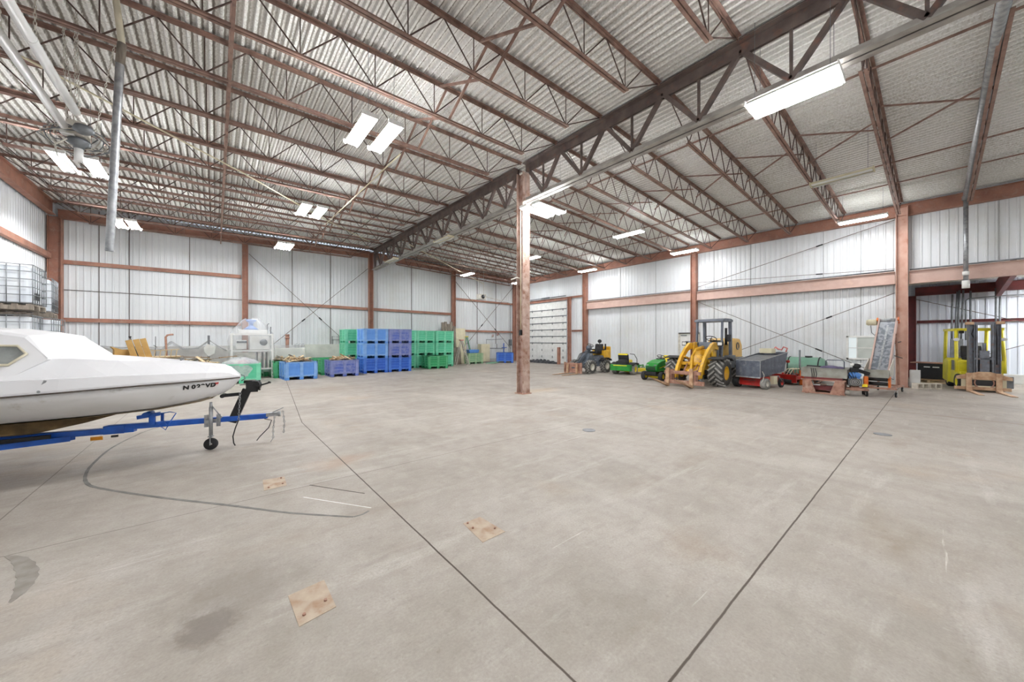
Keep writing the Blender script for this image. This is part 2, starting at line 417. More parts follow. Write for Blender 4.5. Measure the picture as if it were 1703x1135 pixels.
wb = ribbed('wall_back', (XL,YB), (XR,YB), 0.0, 7.2, (0,-1), M['wall'], 'white ribbed metal back wall', 0.2, 0.02, zfun=ZF)
wl = ribbed('wall_left', (XL,YF), (XL,YB), 0.0, 7.12, (1,0), M['wall'], 'white ribbed metal left wall')
wr = ribbed('wall_right', (XR,0.7), (XR,YB), 0.0, 6.72, (-1,0), M['wall'], 'long white ribbed metal right wall')
wu = ribbed('wall_right_upper', (XR,YF), (XR,0.7), 4.1, 6.72, (-1,0), M['wall'], 'white ribbed wall above the forklift bay opening')
ribbed('wall_bay_back', (XA,YF), (XA,1.0), 0.0, 4.4, (-1,0), M['wallblue'], 'bluish white ribbed back wall of the forklift bay', 0.25)
ribbed('wall_bay_side', (XR+0.16,1.0), (XA,1.0), 0.0, 4.4, (0,-1), M['wallblue'], 'short side wall of the forklift bay')
ribbed('wall_front', (XL,YF), (XA,YF), 0.0, 7.4, (0,1), M['wall'], 'front wall behind the viewer')
for (x0,x1,o,nm,lb,mt,z) in ((XL+0.0,3.8,0.16,'curb','grey concrete stem wall along the foot of the wall',M['stem'],1.42),(3.8,13.0,0.18,'curb','white painted stem wall along the foot of the wall',M['stemwhite'],1.46)):
    c = MB().box(x0,x1,YB-o,YB,0,z).build('stem_wall', mt, wb, 0.01); c['label'] = lb
c = MB().box(13.0,XR,YB-0.1,YB,0,0.25).build('stem_wall', M['stem'], wb)
for x, zt in ((-3.75,7.1),(-2.88,7.1),(-0.93,7.1),(3.22,7.1),(5.13,7.1),(10.1,7.1),(15.4,7.1),(17.2,7.0)):
    MB().box(x-0.012,x+0.012,YB-0.035,YB,1.4,zt).build('panel_seam', M['seam'], wb)
MB().box(-5.0,1.1,YB-0.03,YB,3.72,3.745).build('panel_seam', M['seam'], wb)
MB().box(XR-0.2,XR,0.95,8.0,0,0.22).box(XR-0.2,XR,8.2,16.3,0,0.22).build('stem_wall', M['stem'], wr)
MB().box(XR-0.26,XR+0.1,0.36,0.62,0,0.62).build('stem_wall', M['stem'], wr, 0.01)
MB().box(XA-0.25,XA,YF,0.6,0,0.36).build('bay_curb', M['stem'], bpy.data.objects['wall_bay_back'], 0.01)
for y in (3.0,5.6,10.3,12.6,1.9,7.2):
    MB().box(XR-0.025,XR,y-0.005,y+0.005,0.2,6.6).build('panel_seam', M['seamlight'], wr)
for y in (-1.3,-4.2):
    MB().box(XR-0.025,XR,y-0.005,y+0.005,4.1,6.6).build('panel_seam', M['seamlight'], wu)

# roof deck
def deck(name, xa, xb, ya, yb, zf, m, label, pitch=0.152, dp=0.055):
    prof = []; x = math.floor((xa+20.0)/pitch)*pitch-20.0
    while x < xb:
        for u, o in ((0,0),(pitch*0.26,0),(pitch*0.36,dp),(pitch*0.88,dp)):
            if xa <= x+u < xb: prof.append((x+u, zf(x+u)+o))
        x += pitch
    prof.append((xb, zf(xb)))
    vs = []; fs = []
    for (u, z) in prof: vs += [(u,ya,z),(u,yb,z)]
    for i in range(len(prof)-1): fs.append((2*i,2*i+1,2*i+3,2*i+2))
    mb = MB().add(vs, fs)
    mb.add([(xa,ya,zf(xa)+0.06),(xb,ya,zf(xb)+0.06),(xb,yb,zf(xb)+0.06),(xa,yb,zf(xa)+0.06)], [(0,1,2,3)])
    return tag(mb.build(name, m), label, 'ceiling', kind='structure')
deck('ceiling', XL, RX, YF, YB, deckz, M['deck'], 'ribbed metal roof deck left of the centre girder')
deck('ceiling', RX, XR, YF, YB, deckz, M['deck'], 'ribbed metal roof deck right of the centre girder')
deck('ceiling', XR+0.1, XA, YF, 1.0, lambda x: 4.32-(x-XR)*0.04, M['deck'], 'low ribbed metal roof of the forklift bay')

# beams around the eaves
def ibeam(name, p, q, d, w, m, label, cat='beam', parent=None, t=0.018, group=None):
    mb = MB(); Mx, Ln = mb.frame(p, q)
    prof = [(-w/2,-d/2),(w/2,-d/2),(w/2,-d/2+t),(t/2,-d/2+t),(t/2,d/2-t),(w/2,d/2-t),(w/2,d/2),(-w/2,d/2),(-w/2,d/2-t),(-t/2,d/2-t),(-t/2,-d/2+t),(-w/2,-d/2+t)]
    mb.prism(prof, 'z', 0, Ln, Mx)
    o = mb.build(name, m, parent)
    if label: tag(o, label, cat, group)
    return o
ibeam('eave_beam', (XL+0.2,YF,6.86), (XL+0.2,YB-0.4,6.86), 0.5, 0.2, M['primer'], 'red-brown steel eave beam along the top of the left wall')
ibeam('eave_beam', (-4.8,YB-0.2,6.72), (7.3,YB-0.2,6.95), 0.36, 0.2, M['primer'], 'red-brown steel beam topping the back wall, left of the girder end')
ibeam('eave_beam', (7.64,YB-0.2,6.92), (19.1,YB-0.2,6.55), 0.38, 0.2, M['primer'], 'red-brown steel beam topping the back wall, right of the girder end')
ibeam('eave_beam', (XR-0.17,YF,6.4), (XR-0.17,YB-0.4,6.42), 0.42, 0.22, M['primer'], 'red-brown steel eave beam along the top of the right wall')
ibeam('bay_beam', (XA-0.2,YF,3.82), (XA-0.2,0.6,3.82), 0.36, 0.2, M['maroon'], 'dark red steel beam topping the back wall of the forklift bay')
# ---------------------------------------------------------------- columns
def column(x, y, h, label, along='y', m='primer', w=0.3, d=0.3, t=0.02, base=True, extra=None):
    c = thing('steel_column', label, 'column', (x,y,0))
    mb = MB(); k = -0.0
    prof = [(-w/2,-d/2),(w/2,-d/2),(w/2,-d/2+t),(t/2,-d/2+t),(t/2,d/2-t),(w/2,d/2-t),(w/2,d/2),(-w/2,d/2),(-w/2,d/2-t),(-t/2,d/2-t),(-t/2,-d/2+t),(-w/2,-d/2+t)]
    if along == 'x': prof = [(b, a) for (a, b) in prof][::-1]
    mb.prism(prof, 'z', 0.02, h)
    mb.build('shaft', M[m], c)
    if base:
        MB().box(-w/2-0.04,w/2+0.04,-d/2-0.04,d/2+0.04,0,0.022).build('base_plate', M['rust'], c)
    return c
cen = column(7.53, 8.45, 7.0, 'brown steel column standing alone in the middle of the floor', 'y', 'colrust' if 'colrust' in M else 'primer')
M['colrust'] = mat('column_red_oxide_rusting', S(190,168,156), S(160,130,116), 0.6, 0, 4, dirt=S(120,72,44), dlo=0.5, dhi=0.7, dscale=5)
for ch in cen.children:
    if ch.name.startswith('shaft'): ch.data.materials[0] = M['colrust']
mb = MB(); mb.cyl((-0.165,-0.07,2.0),(-0.165,-0.07,5.8),0.014); mb.build('conduit', M['beige'], cen)
MB().box(-0.21,-0.13,-0.11,-0.03,1.85,2.02).build('outlet_box', M['dark'], cen)
MB().tube([(-0.17,-0.05,3.62),(-0.28,-0.03,3.66),(-0.42,0.02,3.6),(-0.47,0.04,3.58)],0.022).build('air_hose_stub', M['dirtywhite'], cen)
column(-4.86, YB-0.22, 6.6, 'wide red-brown steel column in the far left corner', 'x', w=0.3, d=0.36)
column(1.15, YB-0.22, 6.65, 'red-brown steel column on the back wall behind the film-wrapped machine', 'x', w=0.26, d=0.24)
column(7.35, YB-0.22, 7.1, 'red-brown steel column on the back wall under the girder end', 'x', w=0.26, d=0.24)
column(13.2, YB-0.22, 6.7, 'red-brown steel column on the back wall behind the leaning boards', 'x', w=0.26, d=0.24)
column(19.02, YB-0.22, 6.5, 'red-brown steel column in the far corner with electrical gear', 'x', w=0.3, d=0.26)
column(19.15, 15.2, 6.3, 'red-brown steel column on the right wall beside the roll-up door', 'y', w=0.28, d=0.26)
column(19.15, 8.1, 6.3, 'red-brown steel column on the right wall behind the yellow loader', 'y', w=0.28, d=0.26)
M['pinkbeam'] = mat('pale_pink_primer', S(200,172,160), S(186,156,144), 0.6, 0, 3, dirt=S(206,176,160), dscale=3)  # paler, pinker version of the red primer
M['pinkcol'] = mat('pale_pink_primer_rust_scabs', S(200,164,148), S(184,142,124), 0.6, 0, 3, dirt=S(150,90,64), dlo=0.6, dhi=0.72, dscale=3)
column(19.12, 0.8, 6.5, 'tall pinkish red-brown steel column at the forklift bay corner', 'y', 'pinkcol', w=0.3, d=0.3)
column(19.15, 16.6, 4.75, 'door post column right of the roll-up door, shorter than its neighbours', 'y', w=0.2, d=0.2)
column(23.72, 0.72, 3.65, 'dark red steel column inside the forklift bay', 'y', 'maroon', w=0.22, d=0.3)

# ---------------------------------------------------------------- wall girts
def girt(p, q, label, d=0.16, w=0.08, m='primer'):
    o = MB()
    Mx, Ln = o.frame(p, q)
    o.prism([(-w/2,-d/2),(w/2,-d/2),(w/2,-d/2+.02),(-w/2+.015,-d/2+.02),(-w/2+.015,d/2-.02),(w/2,d/2-.02),(w/2,d/2),(-w/2,d/2)], 'z', 0, Ln, Mx)
    return tag(o.build('wall_girt', M[m]), label, 'beam')
yg = YB-0.1
girt((-4.8,yg,4.85),(1.0,yg,4.9),'upper steel girt across the far left bay of the back wall')
girt((-4.8,yg,2.52),(1.0,yg,2.5),'lower steel girt across the far left bay of the back wall')
girt((1.3,yg,3.68),(7.2,yg,3.62),'steel girt crossing the braced bay between two back wall columns')
girt((7.5,yg,3.62),(13.05,yg,3.58),'steel girt on the back wall above the stacked bins')
girt((13.35,yg,4.72),(18.85,yg,4.66),'upper steel girt in the right bay of the back wall', 0.14)
girt((13.35,yg,2.4),(18.85,yg,2.36),'lower steel girt in the right bay of the back wall', 0.14)
girt((XL+0.12,YF,5.0),(XL+0.12,22.2,5.0),'thick steel girt running along the left wall', 0.2, 0.14)
girt((XL+0.12,YF,2.55),(XL+0.12,22.2,2.55),'low steel girt on the left wall behind the tank cages', 0.18, 0.12)
girt((XR-0.1,16.5,4.68),(XR-0.1,22.1,4.68),'steel header girt over the roll-up door', 0.2)
girt((XR-0.1,15.35,4.72),(XR-0.1,16.5,4.72),'short upper girt between door post and wall column', 0.14)
girt((XR-0.1,15.35,2.35),(XR-0.1,16.5,2.35),'short lower girt between door post and wall column', 0.12)
M['pinkbeam'] = mat('pale_pink_primer', S(200,172,160), S(186,156,144), 0.6, 0, 3, dirt=S(206,176,160), dscale=3)
def gird2(y0, y1, z, label, d=0.46):
    o = MB(); Mx, Ln = o.frame((XR-0.22,y0,z),(XR-0.22,y1,z))
    w = 0.2; t = 0.02
    o.prism([(-w/2,-d/2),(w/2,-d/2),(w/2,-d/2+t),(t/2,-d/2+t),(t/2,d/2-t),(w/2,d/2-t),(w/2,d/2),(-w/2,d/2),(-w/2,d/2-t),(-t/2,d/2-t),(-t/2,-d/2+t),(-w/2,-d/2+t)], 'z', 0, Ln, Mx)
    b = tag(o.build('wall_girder', M['pinkbeam']), label, 'beam')
    MB().cyl((XR-0.2,y0+0.02,z+d/2+0.05),(XR-0.2,y1-0.02,z+d/2+0.05),0.025,n=8).build('pipe', M['greymetal'], b)
    return b
gird2(8.25,15.05,4.02,'pale pink steel girder along the right wall, span nearest the roll-up door',0.52)
gird2(0.97,7.95,3.98,'pale pink steel girder along the right wall above the window')
gird2(YF,0.63,3.95,'pale pink steel girder spanning the forklift bay opening')
girt((XA-0.1,YF,2.48),(XA-0.1,0.55,2.5),'thin dark red girt across the back wall of the forklift bay', 0.12, 0.08, 'maroon')
tag(MB().prism([(19.3,3.72),(23.7,3.4),(23.7,4.0),(19.3,4.25)],'y',-1.62,-1.5).build('bay_rafter', M['maroon']), 'dark red rafter under the low roof of the forklift bay', 'beam')

# ---------------------------------------------------------------- rod bracing
def rod(p, q, label, r=0.012, m='dark', turn=True):
    o = MB().cyl(p, q, r, n=6)
    b = tag(o.build('brace_rod', M['girder']), label, 'rod')
    if turn:
        a = Vector(p).lerp(Vector(q), 0.68); c = Vector(p).lerp(Vector(q), 0.71)
        MB().cyl(a, c, r*2.4, n=8).build('turnbuckle', M['dark'], b)
    return b
ym = YB-0.18
rod((1.3,ym,6.1),(6.0,ym-0.05,1.5),'thin brace rod falling to the right in the braced bay of the back wall', 0.014)
rod((7.2,ym,6.1),(2.2,ym-0.05,1.35),'thin brace rod falling to the left in the braced bay of the back wall', 0.014)
rod((13.35,ym,6.0),(18.6,ym-0.05,1.0),'thin brace rod falling right toward the far corner', 0.016)
rod((18.9,ym,6.1),(14.3,ym-0.05,1.4),'thin brace rod falling left from the far corner', 0.016)
xr = XR-0.3
rod((xr,7.9,4.42),(xr,0.97,6.1),'brace rod rising across the upper right wall toward the bay corner column', 0.012)
rod((xr-0.02,7.9,4.66),(xr-0.02,0.97,4.3),'nearly level stay rod just above the pink girder', 0.010)
rod((xr,7.9,3.68),(xr,1.0,0.25),'brace rod dropping across the right wall past the window', 0.012)
rod((xr-0.03,6.9,0.8),(xr-0.03,0.97,3.42),'brace rod climbing to the bay corner column above the window', 0.012)
rod((XA-0.3,0.6,3.5),(XA-0.3,-6.0,0.8),'brace rod falling right inside the forklift bay', 0.014)
rod((XA-0.33,0.6,0.25),(XA-0.33,-6.0,3.3),'brace rod rising right inside the forklift bay', 0.014)

# ---------------------------------------------------------------- centre girder truss
joist_y = [8.33 + 1.5*k for k in range(-6, 10)]
ZT, ZB = 7.10, 6.02
def girder(ya, yb, nodes, label):
    g = thing('truss_girder', label, 'girder', (RX+0.03, (ya+yb)/2, ZB)); o = (RX+0.03, (ya+yb)/2, ZB)
    def loc(y, z, x=0): return (x, y-o[1], z-o[2])
    mb = MB()
    for s in (-1,1):
        mb.box(s*0.02, s*0.17, ya-o[1], yb-o[1], ZT-o[2]-0.012+0.1, ZT-o[2]+0.012+0.1)
        mb.box(s*0.02, s*0.036, ya-o[1], yb-o[1], ZT-o[2]-0.13, ZT-o[2]+0.1)
    mb.build('top_chord', M['girder'], g)
    mb = MB()
    for s in (-1,1):
        mb.box(s*0.02, s*0.15, ya-o[1], yb-o[1], -0.012, 0.010)
        mb.box(s*0.02, s*0.034, ya-o[1], yb-o[1], 0, 0.15)
    mb.build('bottom_chord', M['girder_pale'], g)
    for i in range(len(nodes)-1):
        y0, y1 = nodes[i], nodes[i+1]; m = (y0+y1)/2
        for (a, b, w) in ((y0,m,0.085),(y1,m,0.085)):
            MB().bar(loc(a,ZT-0.02), loc(b,ZB+0.1), w, w).build('web_diagonal', M['girder'], g)
        MB().bar(loc(m,ZT), loc(m,ZB+0.1), 0.045, 0.045).build('web_post', M['girder'], g)
    return g
girder(8.64, YB-0.38, [8.70] + [y for y in joist_y if y > 9.0] + [YB-0.42], 'deep steel truss girder from the centre column to the back wall')
girder(YF+0.1, 8.26, [YF+0.2] + [y for y in joist_y if y < 8.0 and y > -2.2] + [8.2], 'deep steel truss girder overhead, from the centre column toward the viewer')

# ---------------------------------------------------------------- roof joists
def joist(x0, x1, y, pitch, verticals, label, group, trim0, trim1):
    j = thing('roof_joist', label, 'joist', (x0, y, deckz(x0)-0.6))
    oz = deckz(x0)-0.6
    tz = lambda x: deckz(x)-0.03-oz
    bz = lambda x: deckz(x)-0.76-oz
    L = x1-x0
    mb = MB()
    for s in (-1,1):
        mb.bar((0,s*0.036,tz(x0)),(L,s*0.036,tz(x1)),0.055,0.008)
        mb.bar((0,s*0.012,tz(x0)-0.03),(L,s*0.012,tz(x1)-0.03),0.008,0.06)
    mb.build('top_chord', M['joist'], j)
    mb = MB(); a, b = trim0, L-trim1
    for s in (-1,1):
        mb.bar((a,s*0.034,bz(x0+a)),(b,s*0.034,bz(x0+b)),0.05,0.008)
        mb.bar((a,s*0.012,bz(x0+a)+0.03),(b,s*0.012,bz(x0+b)+0.03),0.008,0.06)
    mb.build('bottom_chord', M['joist'], j)
    mb = MB(); n = max(1, int(round((b-a-0.1)/pitch))); pp = (b-a-0.1)/n
    r = 0.0125
    top0 = (0.08,0,tz(x0)-0.04)
    for i in range(n+1):
        xb = a+0.05+i*pp
        B = (xb,0,bz(x0+xb)+0.03)
        if i < n:
            xm = xb+pp/2; T = (xm,0,tz(x0+xm)-0.03)
            mb.cyl(B, T, r, n=6, cap=False)
            B2 = (xb+pp,0,bz(x0+xb+pp)+0.03)
            mb.cyl(T, B2, r, n=6, cap=False)
        if verticals: mb.cyl(B, (xb,0,tz(x0+xb)-0.03), r*0.8, n=6, cap=False)
    mb.cyl((a+0.05,0,bz(x0+a)+0.03), (0.06,0,tz(x0)-0.05), r, n=6, cap=False)
    mb.cyl((b-0.05,0,bz(x0+b)+0.03), (L-0.06,0,tz(x1)-0.05), r, n=6, cap=False)
    if pitch > 1:
        mb.cyl((a+0.05,0,bz(x0+a)+0.03), (a-0.55,0,tz(x0+a)-0.05), r, n=6, cap=False)
        mb.cyl((b-0.05,0,bz(x0+b)+0.03), (b+0.55,0,tz(x0+b)-0.05), r, n=6, cap=False)
    mb.build('web_bars', M['joist_web'], j)
    return j
yy = sorted([y for y in joist_y if y > -2.5] , reverse=True)
for i, y in enumerate(yy):
    nm = ORD[i] + ' from the back wall' if i > 0 else 'nearest the back wall'
    if y > 0.3: joist(XL+0.3, RX-0.14, y, 1.2, True, 'roof joist left of the centre girder, ' + nm, None, 0.9, 1.25)
    joist(RX+0.16, XR-0.28, y, 0.75, False, 'roof joist right of the centre girder, ' + nm, None, 1.1, 1.05)

# bridging rows
def bridging(x, y0, y1, z, label, s=0.035):
    return tag(MB().bar((x,y0,z),(x,y1,z),s,s).build('bridging_angle', M['joist']), label, 'brace')
bridging(0.2, 0.5, 22.3, deckz(0.2)-0.79, 'thin steel angle tying joist bottoms together left of the hanging lights', 0.045)
bridging(0.2, 0.5, 22.3, deckz(0.2)-0.10, 'thin steel angle tying joist tops together left of the hanging lights', 0.035)
for k, (x, t) in enumerate(((9.93,'beside the centre girder'),(14.95,'in the middle of the right roof half'),(16.7,'toward the right eave'))):
    bridging(x, -5, 22.3, deckz(x)-0.11, 'thin steel angle under the right roof deck ' + t, 0.035)
def xrow(xa, xb, ys, label):
    b = thing('cross_bridging', label, 'brace', ((xa+xb)/2, ys[-1], 6.8))
    for i in range(len(ys)-1):
        y0, y1 = ys[i], ys[i+1]
        mb = MB()
        def q(x, y, top): return (x-(xa+xb)/2, y-ys[-1], deckz(x)-(0.08 if top else 0.74)-6.8)
        mb.bar(q(xa,y0,True), q(xa+0.05,y1,False), 0.04, 0.04); mb.bar(q(xb,y0,False), q(xb-0.05,y1,True), 0.04, 0.04)
        mb.build('cross_brace', M['joist'], b)
xrow(3.7, 3.9, [y for y in yy if y > 0.3], 'row of crossed steel braces between the joists left of the girder')
def zrow(xa, xb, ys, label):
    b = thing('cross_bridging', label, 'brace', (xa, ys[-1], 6.8))
    for i in range(len(ys)-1):
        y0, y1 = ys[i]-0.05, ys[i+1]+0.05
        mb = MB(); z = lambda x: deckz(x)-0.12-6.8
        mb.bar((0,y0-ys[-1],z(xa)), (xb-xa,y1-ys[-1],z(xb)), 0.03, 0.03)
        mb.bar((xb-xa,y0-ys[-1],z(xb)-0.3), (0,y1-ys[-1],z(xa)-0.3), 0.03, 0.03)
        mb.build('cross_brace', M['joist'], b)
zrow(11.5, 12.65, yy, 'row of crossed steel braces between the joists right of the girder')

# ---------------------------------------------------------------- light fixtures
def make_light(lit=True):
    f = thing('strip_light', '', 'light', (0,0,0))
    h = MB().prism([(-0.125,-0.012),(-0.12,-0.016),(-0.06,0.02),(0.06,0.02),(0.12,-0.016),(0.125,-0.012),(0.08,0.05),(-0.08,0.05)], 'y', -0.61, 0.61)
    h.box(-0.15,0.15,-0.62,-0.60,-0.03,0.05).box(-0.15,0.15,0.60,0.62,-0.03,0.05)
    h.build('housing', M['white'] if lit else M['beige'], f)
    for x in (-0.115, 0.0, 0.115):
        MB().cyl((x,-0.585,-0.035 + (0.0 if x else 0.02)), (x,0.585,-0.035 + (0.0 if x else 0.02)), 0.019, n=8).build('fluorescent_tube', M['tubelight'] if lit else M['white'], f)
    for y in (-0.5,0.5):
        MB().cyl((0,y,0.0),(0,y,0.58),0.004,n=5).build('hanging_wire', M['greymetal'], f)
    return f
def fit_wires(o, top=None):
    for ch in o.children:
        if ch.name.startswith('hanging_wire'):
            t = top if top is not None else (deckz(o.location.x)+0.02)
            ch.scale = (1,1,(t-o.location.z)/0.58)
lp = make_light(True); used = False
LG = [((2.19,7.3,5.85),'left strip light of the pair glowing left of the girder, nearest pair'),
      ((2.66,7.25,5.85),'right strip light of the pair glowing left of the girder, nearest pair'),
      ((2.14,12.86,5.85),'left strip light of the middle pair left of the girder'),
      ((2.56,12.86,5.85),'right strip light of the middle pair left of the girder'),
      ((-2.6,18.6,5.85),'left strip light of the pair beside the hanging pipe tip'),
      ((-2.25,18.5,5.85),'right strip light of the pair beside the hanging pipe tip'),
      ((2.16,18.4,5.85),'left strip light of the farthest pair over the braced bay'),
      ((2.48,18.4,5.85),'right strip light of the farthest pair over the braced bay'),
      ((7.28,1.55,5.85),'upper strip light of the large glowing pair at top right'),
      ((7.58,1.55,5.85),'lower strip light of the large glowing pair at top right'),
      ((12.35,7.7,5.85),'strip light glowing under the roof right of the centre column'),
      ((17.25,7.75,5.95),'strip light glowing above the column behind the yellow loader'),
      ((17.2,1.65,5.9),'strip light glowing beside the forklift bay corner column'),
      ((17.35,13.6,5.95),'strip light glowing before the column by the roll-up door'),
      ((12.2,13.15,5.85),'strip light half hidden behind the upper centre column'),
      ((12.15,18.9,5.85),'strip light above the leaning boards near the back wall'),
      ((16.9,19.5,5.9),'small distant strip light by the far corner, behind the centre column'),
      ((-2.7,13.0,5.85),'left strip light behind the tube heater burner'),
      ((-2.2,12.95,5.85),'right strip light behind the tube heater burner'),
      ((2.4,1.6,5.85),'strip light overhead of the viewer'), ((-2.4,2.0,5.85),'strip light overhead, left of the viewer'),
      ((2.4,-4.5,5.85),'strip light behind the viewer'), ((7.4,-4.5,5.85),'strip light behind the viewer along the girder'),
      ((12.3,-4.5,5.85),'strip light behind the viewer in the right half'), ((-2.4,-4.5,5.85),'strip light behind the viewer in the left half'),
      ((21.0,-3.3,3.6),'added strip light brightening the forklift bay from beyond the frame'),((22.4,-3.6,3.6),'second added strip light brightening the forklift bay from beyond the frame'),((21.8,-5.2,3.6),'third added strip light brightening the forklift bay from beyond the frame'),  # unseen lamps added to brighten the forklift bay
      ]
for (p, lb) in LG:
    o_ = place(lp, used, p, 0.0, lb, 'lit strip lights under the roof'); used = True
    fit_wires(o_, 4.3 if p[2] < 5 else None)
for (p, lb) in (((7.67,7.95,5.7),'strip light turned crosswise at the centre column, rear of the two'), ((7.75,7.5,5.7),'strip light turned crosswise at the centre column, front of the two')):
    fit_wires(place(lp, True, p, R(92), lb, 'lit strip lights under the roof'))
lo_ = make_light(False); used = False
for (p, lb) in (((12.55,1.6,5.95),'unlit cream strip light hanging under the joists at right'), ((7.3,13.2,5.9),'unlit strip light hanging under the girder beyond the column'), ((7.1,18.4,5.9),'unlit strip light at the far end of the girder')):
    fit_wires(place(lo_, used, p, 0.0, lb, 'unlit strip lights')); used = True

# ---------------------------------------------------------------- doors and window (right wall)
# roll-up sectional door
d = thing('door_1', 'white sectional overhead door with dark section joints in the far corner', 'door', (XR-0.1,18.85,0)); d['kind'] = 'structure'
h = 4.45; ns = 9
for i in range(ns):
    z0 = h/ns*i+0.02; z1 = h/ns*(i+1)-0.02
    sc_ = MB().box(-0.03,0.02,-2.0,2.1,z0,z1).build('door_section', M['white'], d, 0.006)
    hg = MB()
    for y in (-1.6,-0.55,0.55,1.6): hg.box(-0.06,-0.03,y-0.025,y+0.025,z1-0.1,z1+0.06)
    if i < ns-1: hg.build('hinges', M['greymetal'], sc_)
    MB().box(-0.045,-0.03,-2.0,2.1,z1-0.015,z1+0.05).build('strut', M['greymetal'] if 2<=i<ns-1 else M['white'], sc_)
MB().box(-0.05,0.0,-2.09,-2.02,0,4.4).build('daylight_strip', M['daylight'], d)
MB().bx((-0.08,-2.02,2.3),(0.05,0.05,4.6)).bx((-0.08,2.13,2.3),(0.05,0.05,4.6)).build('track', M['galv'], d)
MB().cyl((-0.2,-2.0,4.85),(-0.2,2.1,4.85),0.03,n=8).cyl((-0.2,-0.4,4.85),(-0.2,0.4,4.85),0.06,n=12).build('torsion_spring', M['greymetal'], d)
# man door
d = thing('door_2', 'small white steel door with a little window behind the loader', 'door', (XR-0.04,8.78-0.35,0.0)); d['kind'] = 'structure'
MB().box(-0.03,0.0,-0.45,0.45,0.05,2.02).build('door_leaf', M['white'], d, 0.005)
MB().box(-0.05,0.0,-0.55,-0.45,0,2.1).box(-0.05,0.0,0.45,0.55,0,2.1).box(-0.05,0.0,-0.55,0.55,2.02,2.1).build('door_frame', M['dirtywhite'], d)
MB().box(-0.09,-0.05,-0.5,0.5,2.05,2.10).build('drip_cap', M['dark'], d)
MB().box(-0.035,-0.028,-0.1,0.18,1.35,1.65).build('door_window', M['glass'], d)
MB().box(-0.07,-0.03,0.1,0.4,1.93,1.98).build('door_closer', M['greymetal'], d)
# window
w = thing('window_1', 'small sliding window with pale blue daylight in the right wall', 'window', (XR-0.05,1.78,1.38)); w['kind'] = 'structure'
fr = MB()
fr.box(-0.03,0.04,-0.68,0.52,-0.45,-0.38).box(-0.03,0.04,-0.68,0.52,0.42,0.49).box(-0.03,0.04,-0.68,-0.6,-0.45,0.49).box(-0.03,0.04,0.45,0.52,-0.45,0.49)
fr.build('window_frame', M['white'], w, 0.005)
MB().box(-0.015,0.02,0.2,0.23,-0.38,0.42).box(-0.015,0.02,-0.6,0.45,0.0,0.03).build('sash_bar', M['white'], w)
MB().box(0.0,0.01,0.22,0.45,-0.38,0.42).build('window_pane', M['windowlight'], w)
MB().box(0.0,0.01,-0.6,0.2,-0.38,0.42).build('window_pane', mat('frosted_window_blind', S(200,206,200), S(190,196,190), 0.3), w)
# ================================================================ boat and trailer
# local frame: +x runs aft from the bow, -y (local) is the side facing the viewer's side of the hall
BA = math.atan2(0.243, -0.970)                # heading of "aft"
BOW = (0.75-0.970*0.45, 7.13+0.243*0.45)
def binterp(u, xs, ys):
    if u <= xs[0]: return ys[0]
    for i in range(len(xs)-1):
        if u <= xs[i+1]:
            t = (u-xs[i])/(xs[i+1]-xs[i]); return ys[i]*(1-t)+ys[i+1]*t
    return ys[-1]
bU = [0,.1,.3,.55,.8,1.15,1.5,2.0,2.5,3.5,4.6,5.3]
def smooth_tab(xs, ys):
    return lambda u: binterp(u, xs, ys)
Bh = smooth_tab([0,.3,.8,1.5,2.5,3.5,5.3],[.03,.28,.56,.83,1.05,1.12,.98])
Zs = smooth_tab([0,.3,1.0,2.0,5.3],[1.10,1.10,1.09,1.05,1.04])       # stripe
Zb = smooth_tab([0,.15,1.0,2.0,5.3],[1.115,1.20,1.23,1.23,1.23])       # gunwale top
Zk = smooth_tab([0,.08,.2,.45,.9,1.6,2.4,5.3],[1.085,.96,.86,.77,.69,.65,.63,.62])  # keel line
Zd = smooth_tab([0,.15,.8,1.3,1.8,5.3],[1.12,1.28,1.38,1.43,1.48,1.50])         # fore deck crease
boat = thing('sailboat', 'white cabin sailboat with registration letters resting on a blue trailer', 'boat', (BOW[0], BOW[1], 0), BA)
# hull shell (closed loft)
def loft(rings, name, m, parent, close_ring=False, caps=True):
    n = len(rings[0]); vs = [p for r in rings for p in r]; fs = []
    for i in range(len(rings)-1):
        for k in range(n if close_ring else n-1):
            fs.append((i*n+k, i*n+(k+1)%n, (i+1)*n+(k+1)%n, (i+1)*n+k))
    if caps:
        fs.append(tuple(range(n-1,-1,-1))); fs.append(tuple(range((len(rings)-1)*n, len(rings)*n)))
    return MB().add(vs, fs, False).build(name, m, parent)
U = [0.0,0.05,0.12,0.22,0.35,0.5,0.7,0.95,1.25,1.6,2.0,2.5,3.0,3.6,4.2,4.8,5.3]
rh = []
for u in U:
    b, s, k = Bh(u), Zs(u), Zk(u); half = []
    for t in (0,.12,.3,.5,.68,.84,1.0):
        y = b*(t**0.62) if u > 0.05 else b*t
        z = k+(s-k)*(t**1.9)
        half.append((y, z))
    rh.append([(u, -y, z) for (y, z) in half[::-1]] + [(u, y, z) for (y, z) in half[1:]])
hull = loft(rh, 'hull', M['hull'], boat, True)
for p in hull.data.polygons: p.use_smooth = len(p.vertices) == 4
M['scum'] = mat('scummed_keel_streak', S(186,170,140), S(150,128,92), 0.7, 0, 4)
rs = []
for u in U[4:]:
    k = Zk(u); b = Bh(u)
    rs.append([(u,-b*0.46,k+(Zs(u)-k)*0.085-0.012),(u,-b*0.2,k-0.012),(u,0,k-0.022),(u,b*0.2,k-0.012),(u,b*0.46,k+(Zs(u)-k)*0.085-0.012)])
loft(rs, 'boot_top', M['scum'], boat, False, False)
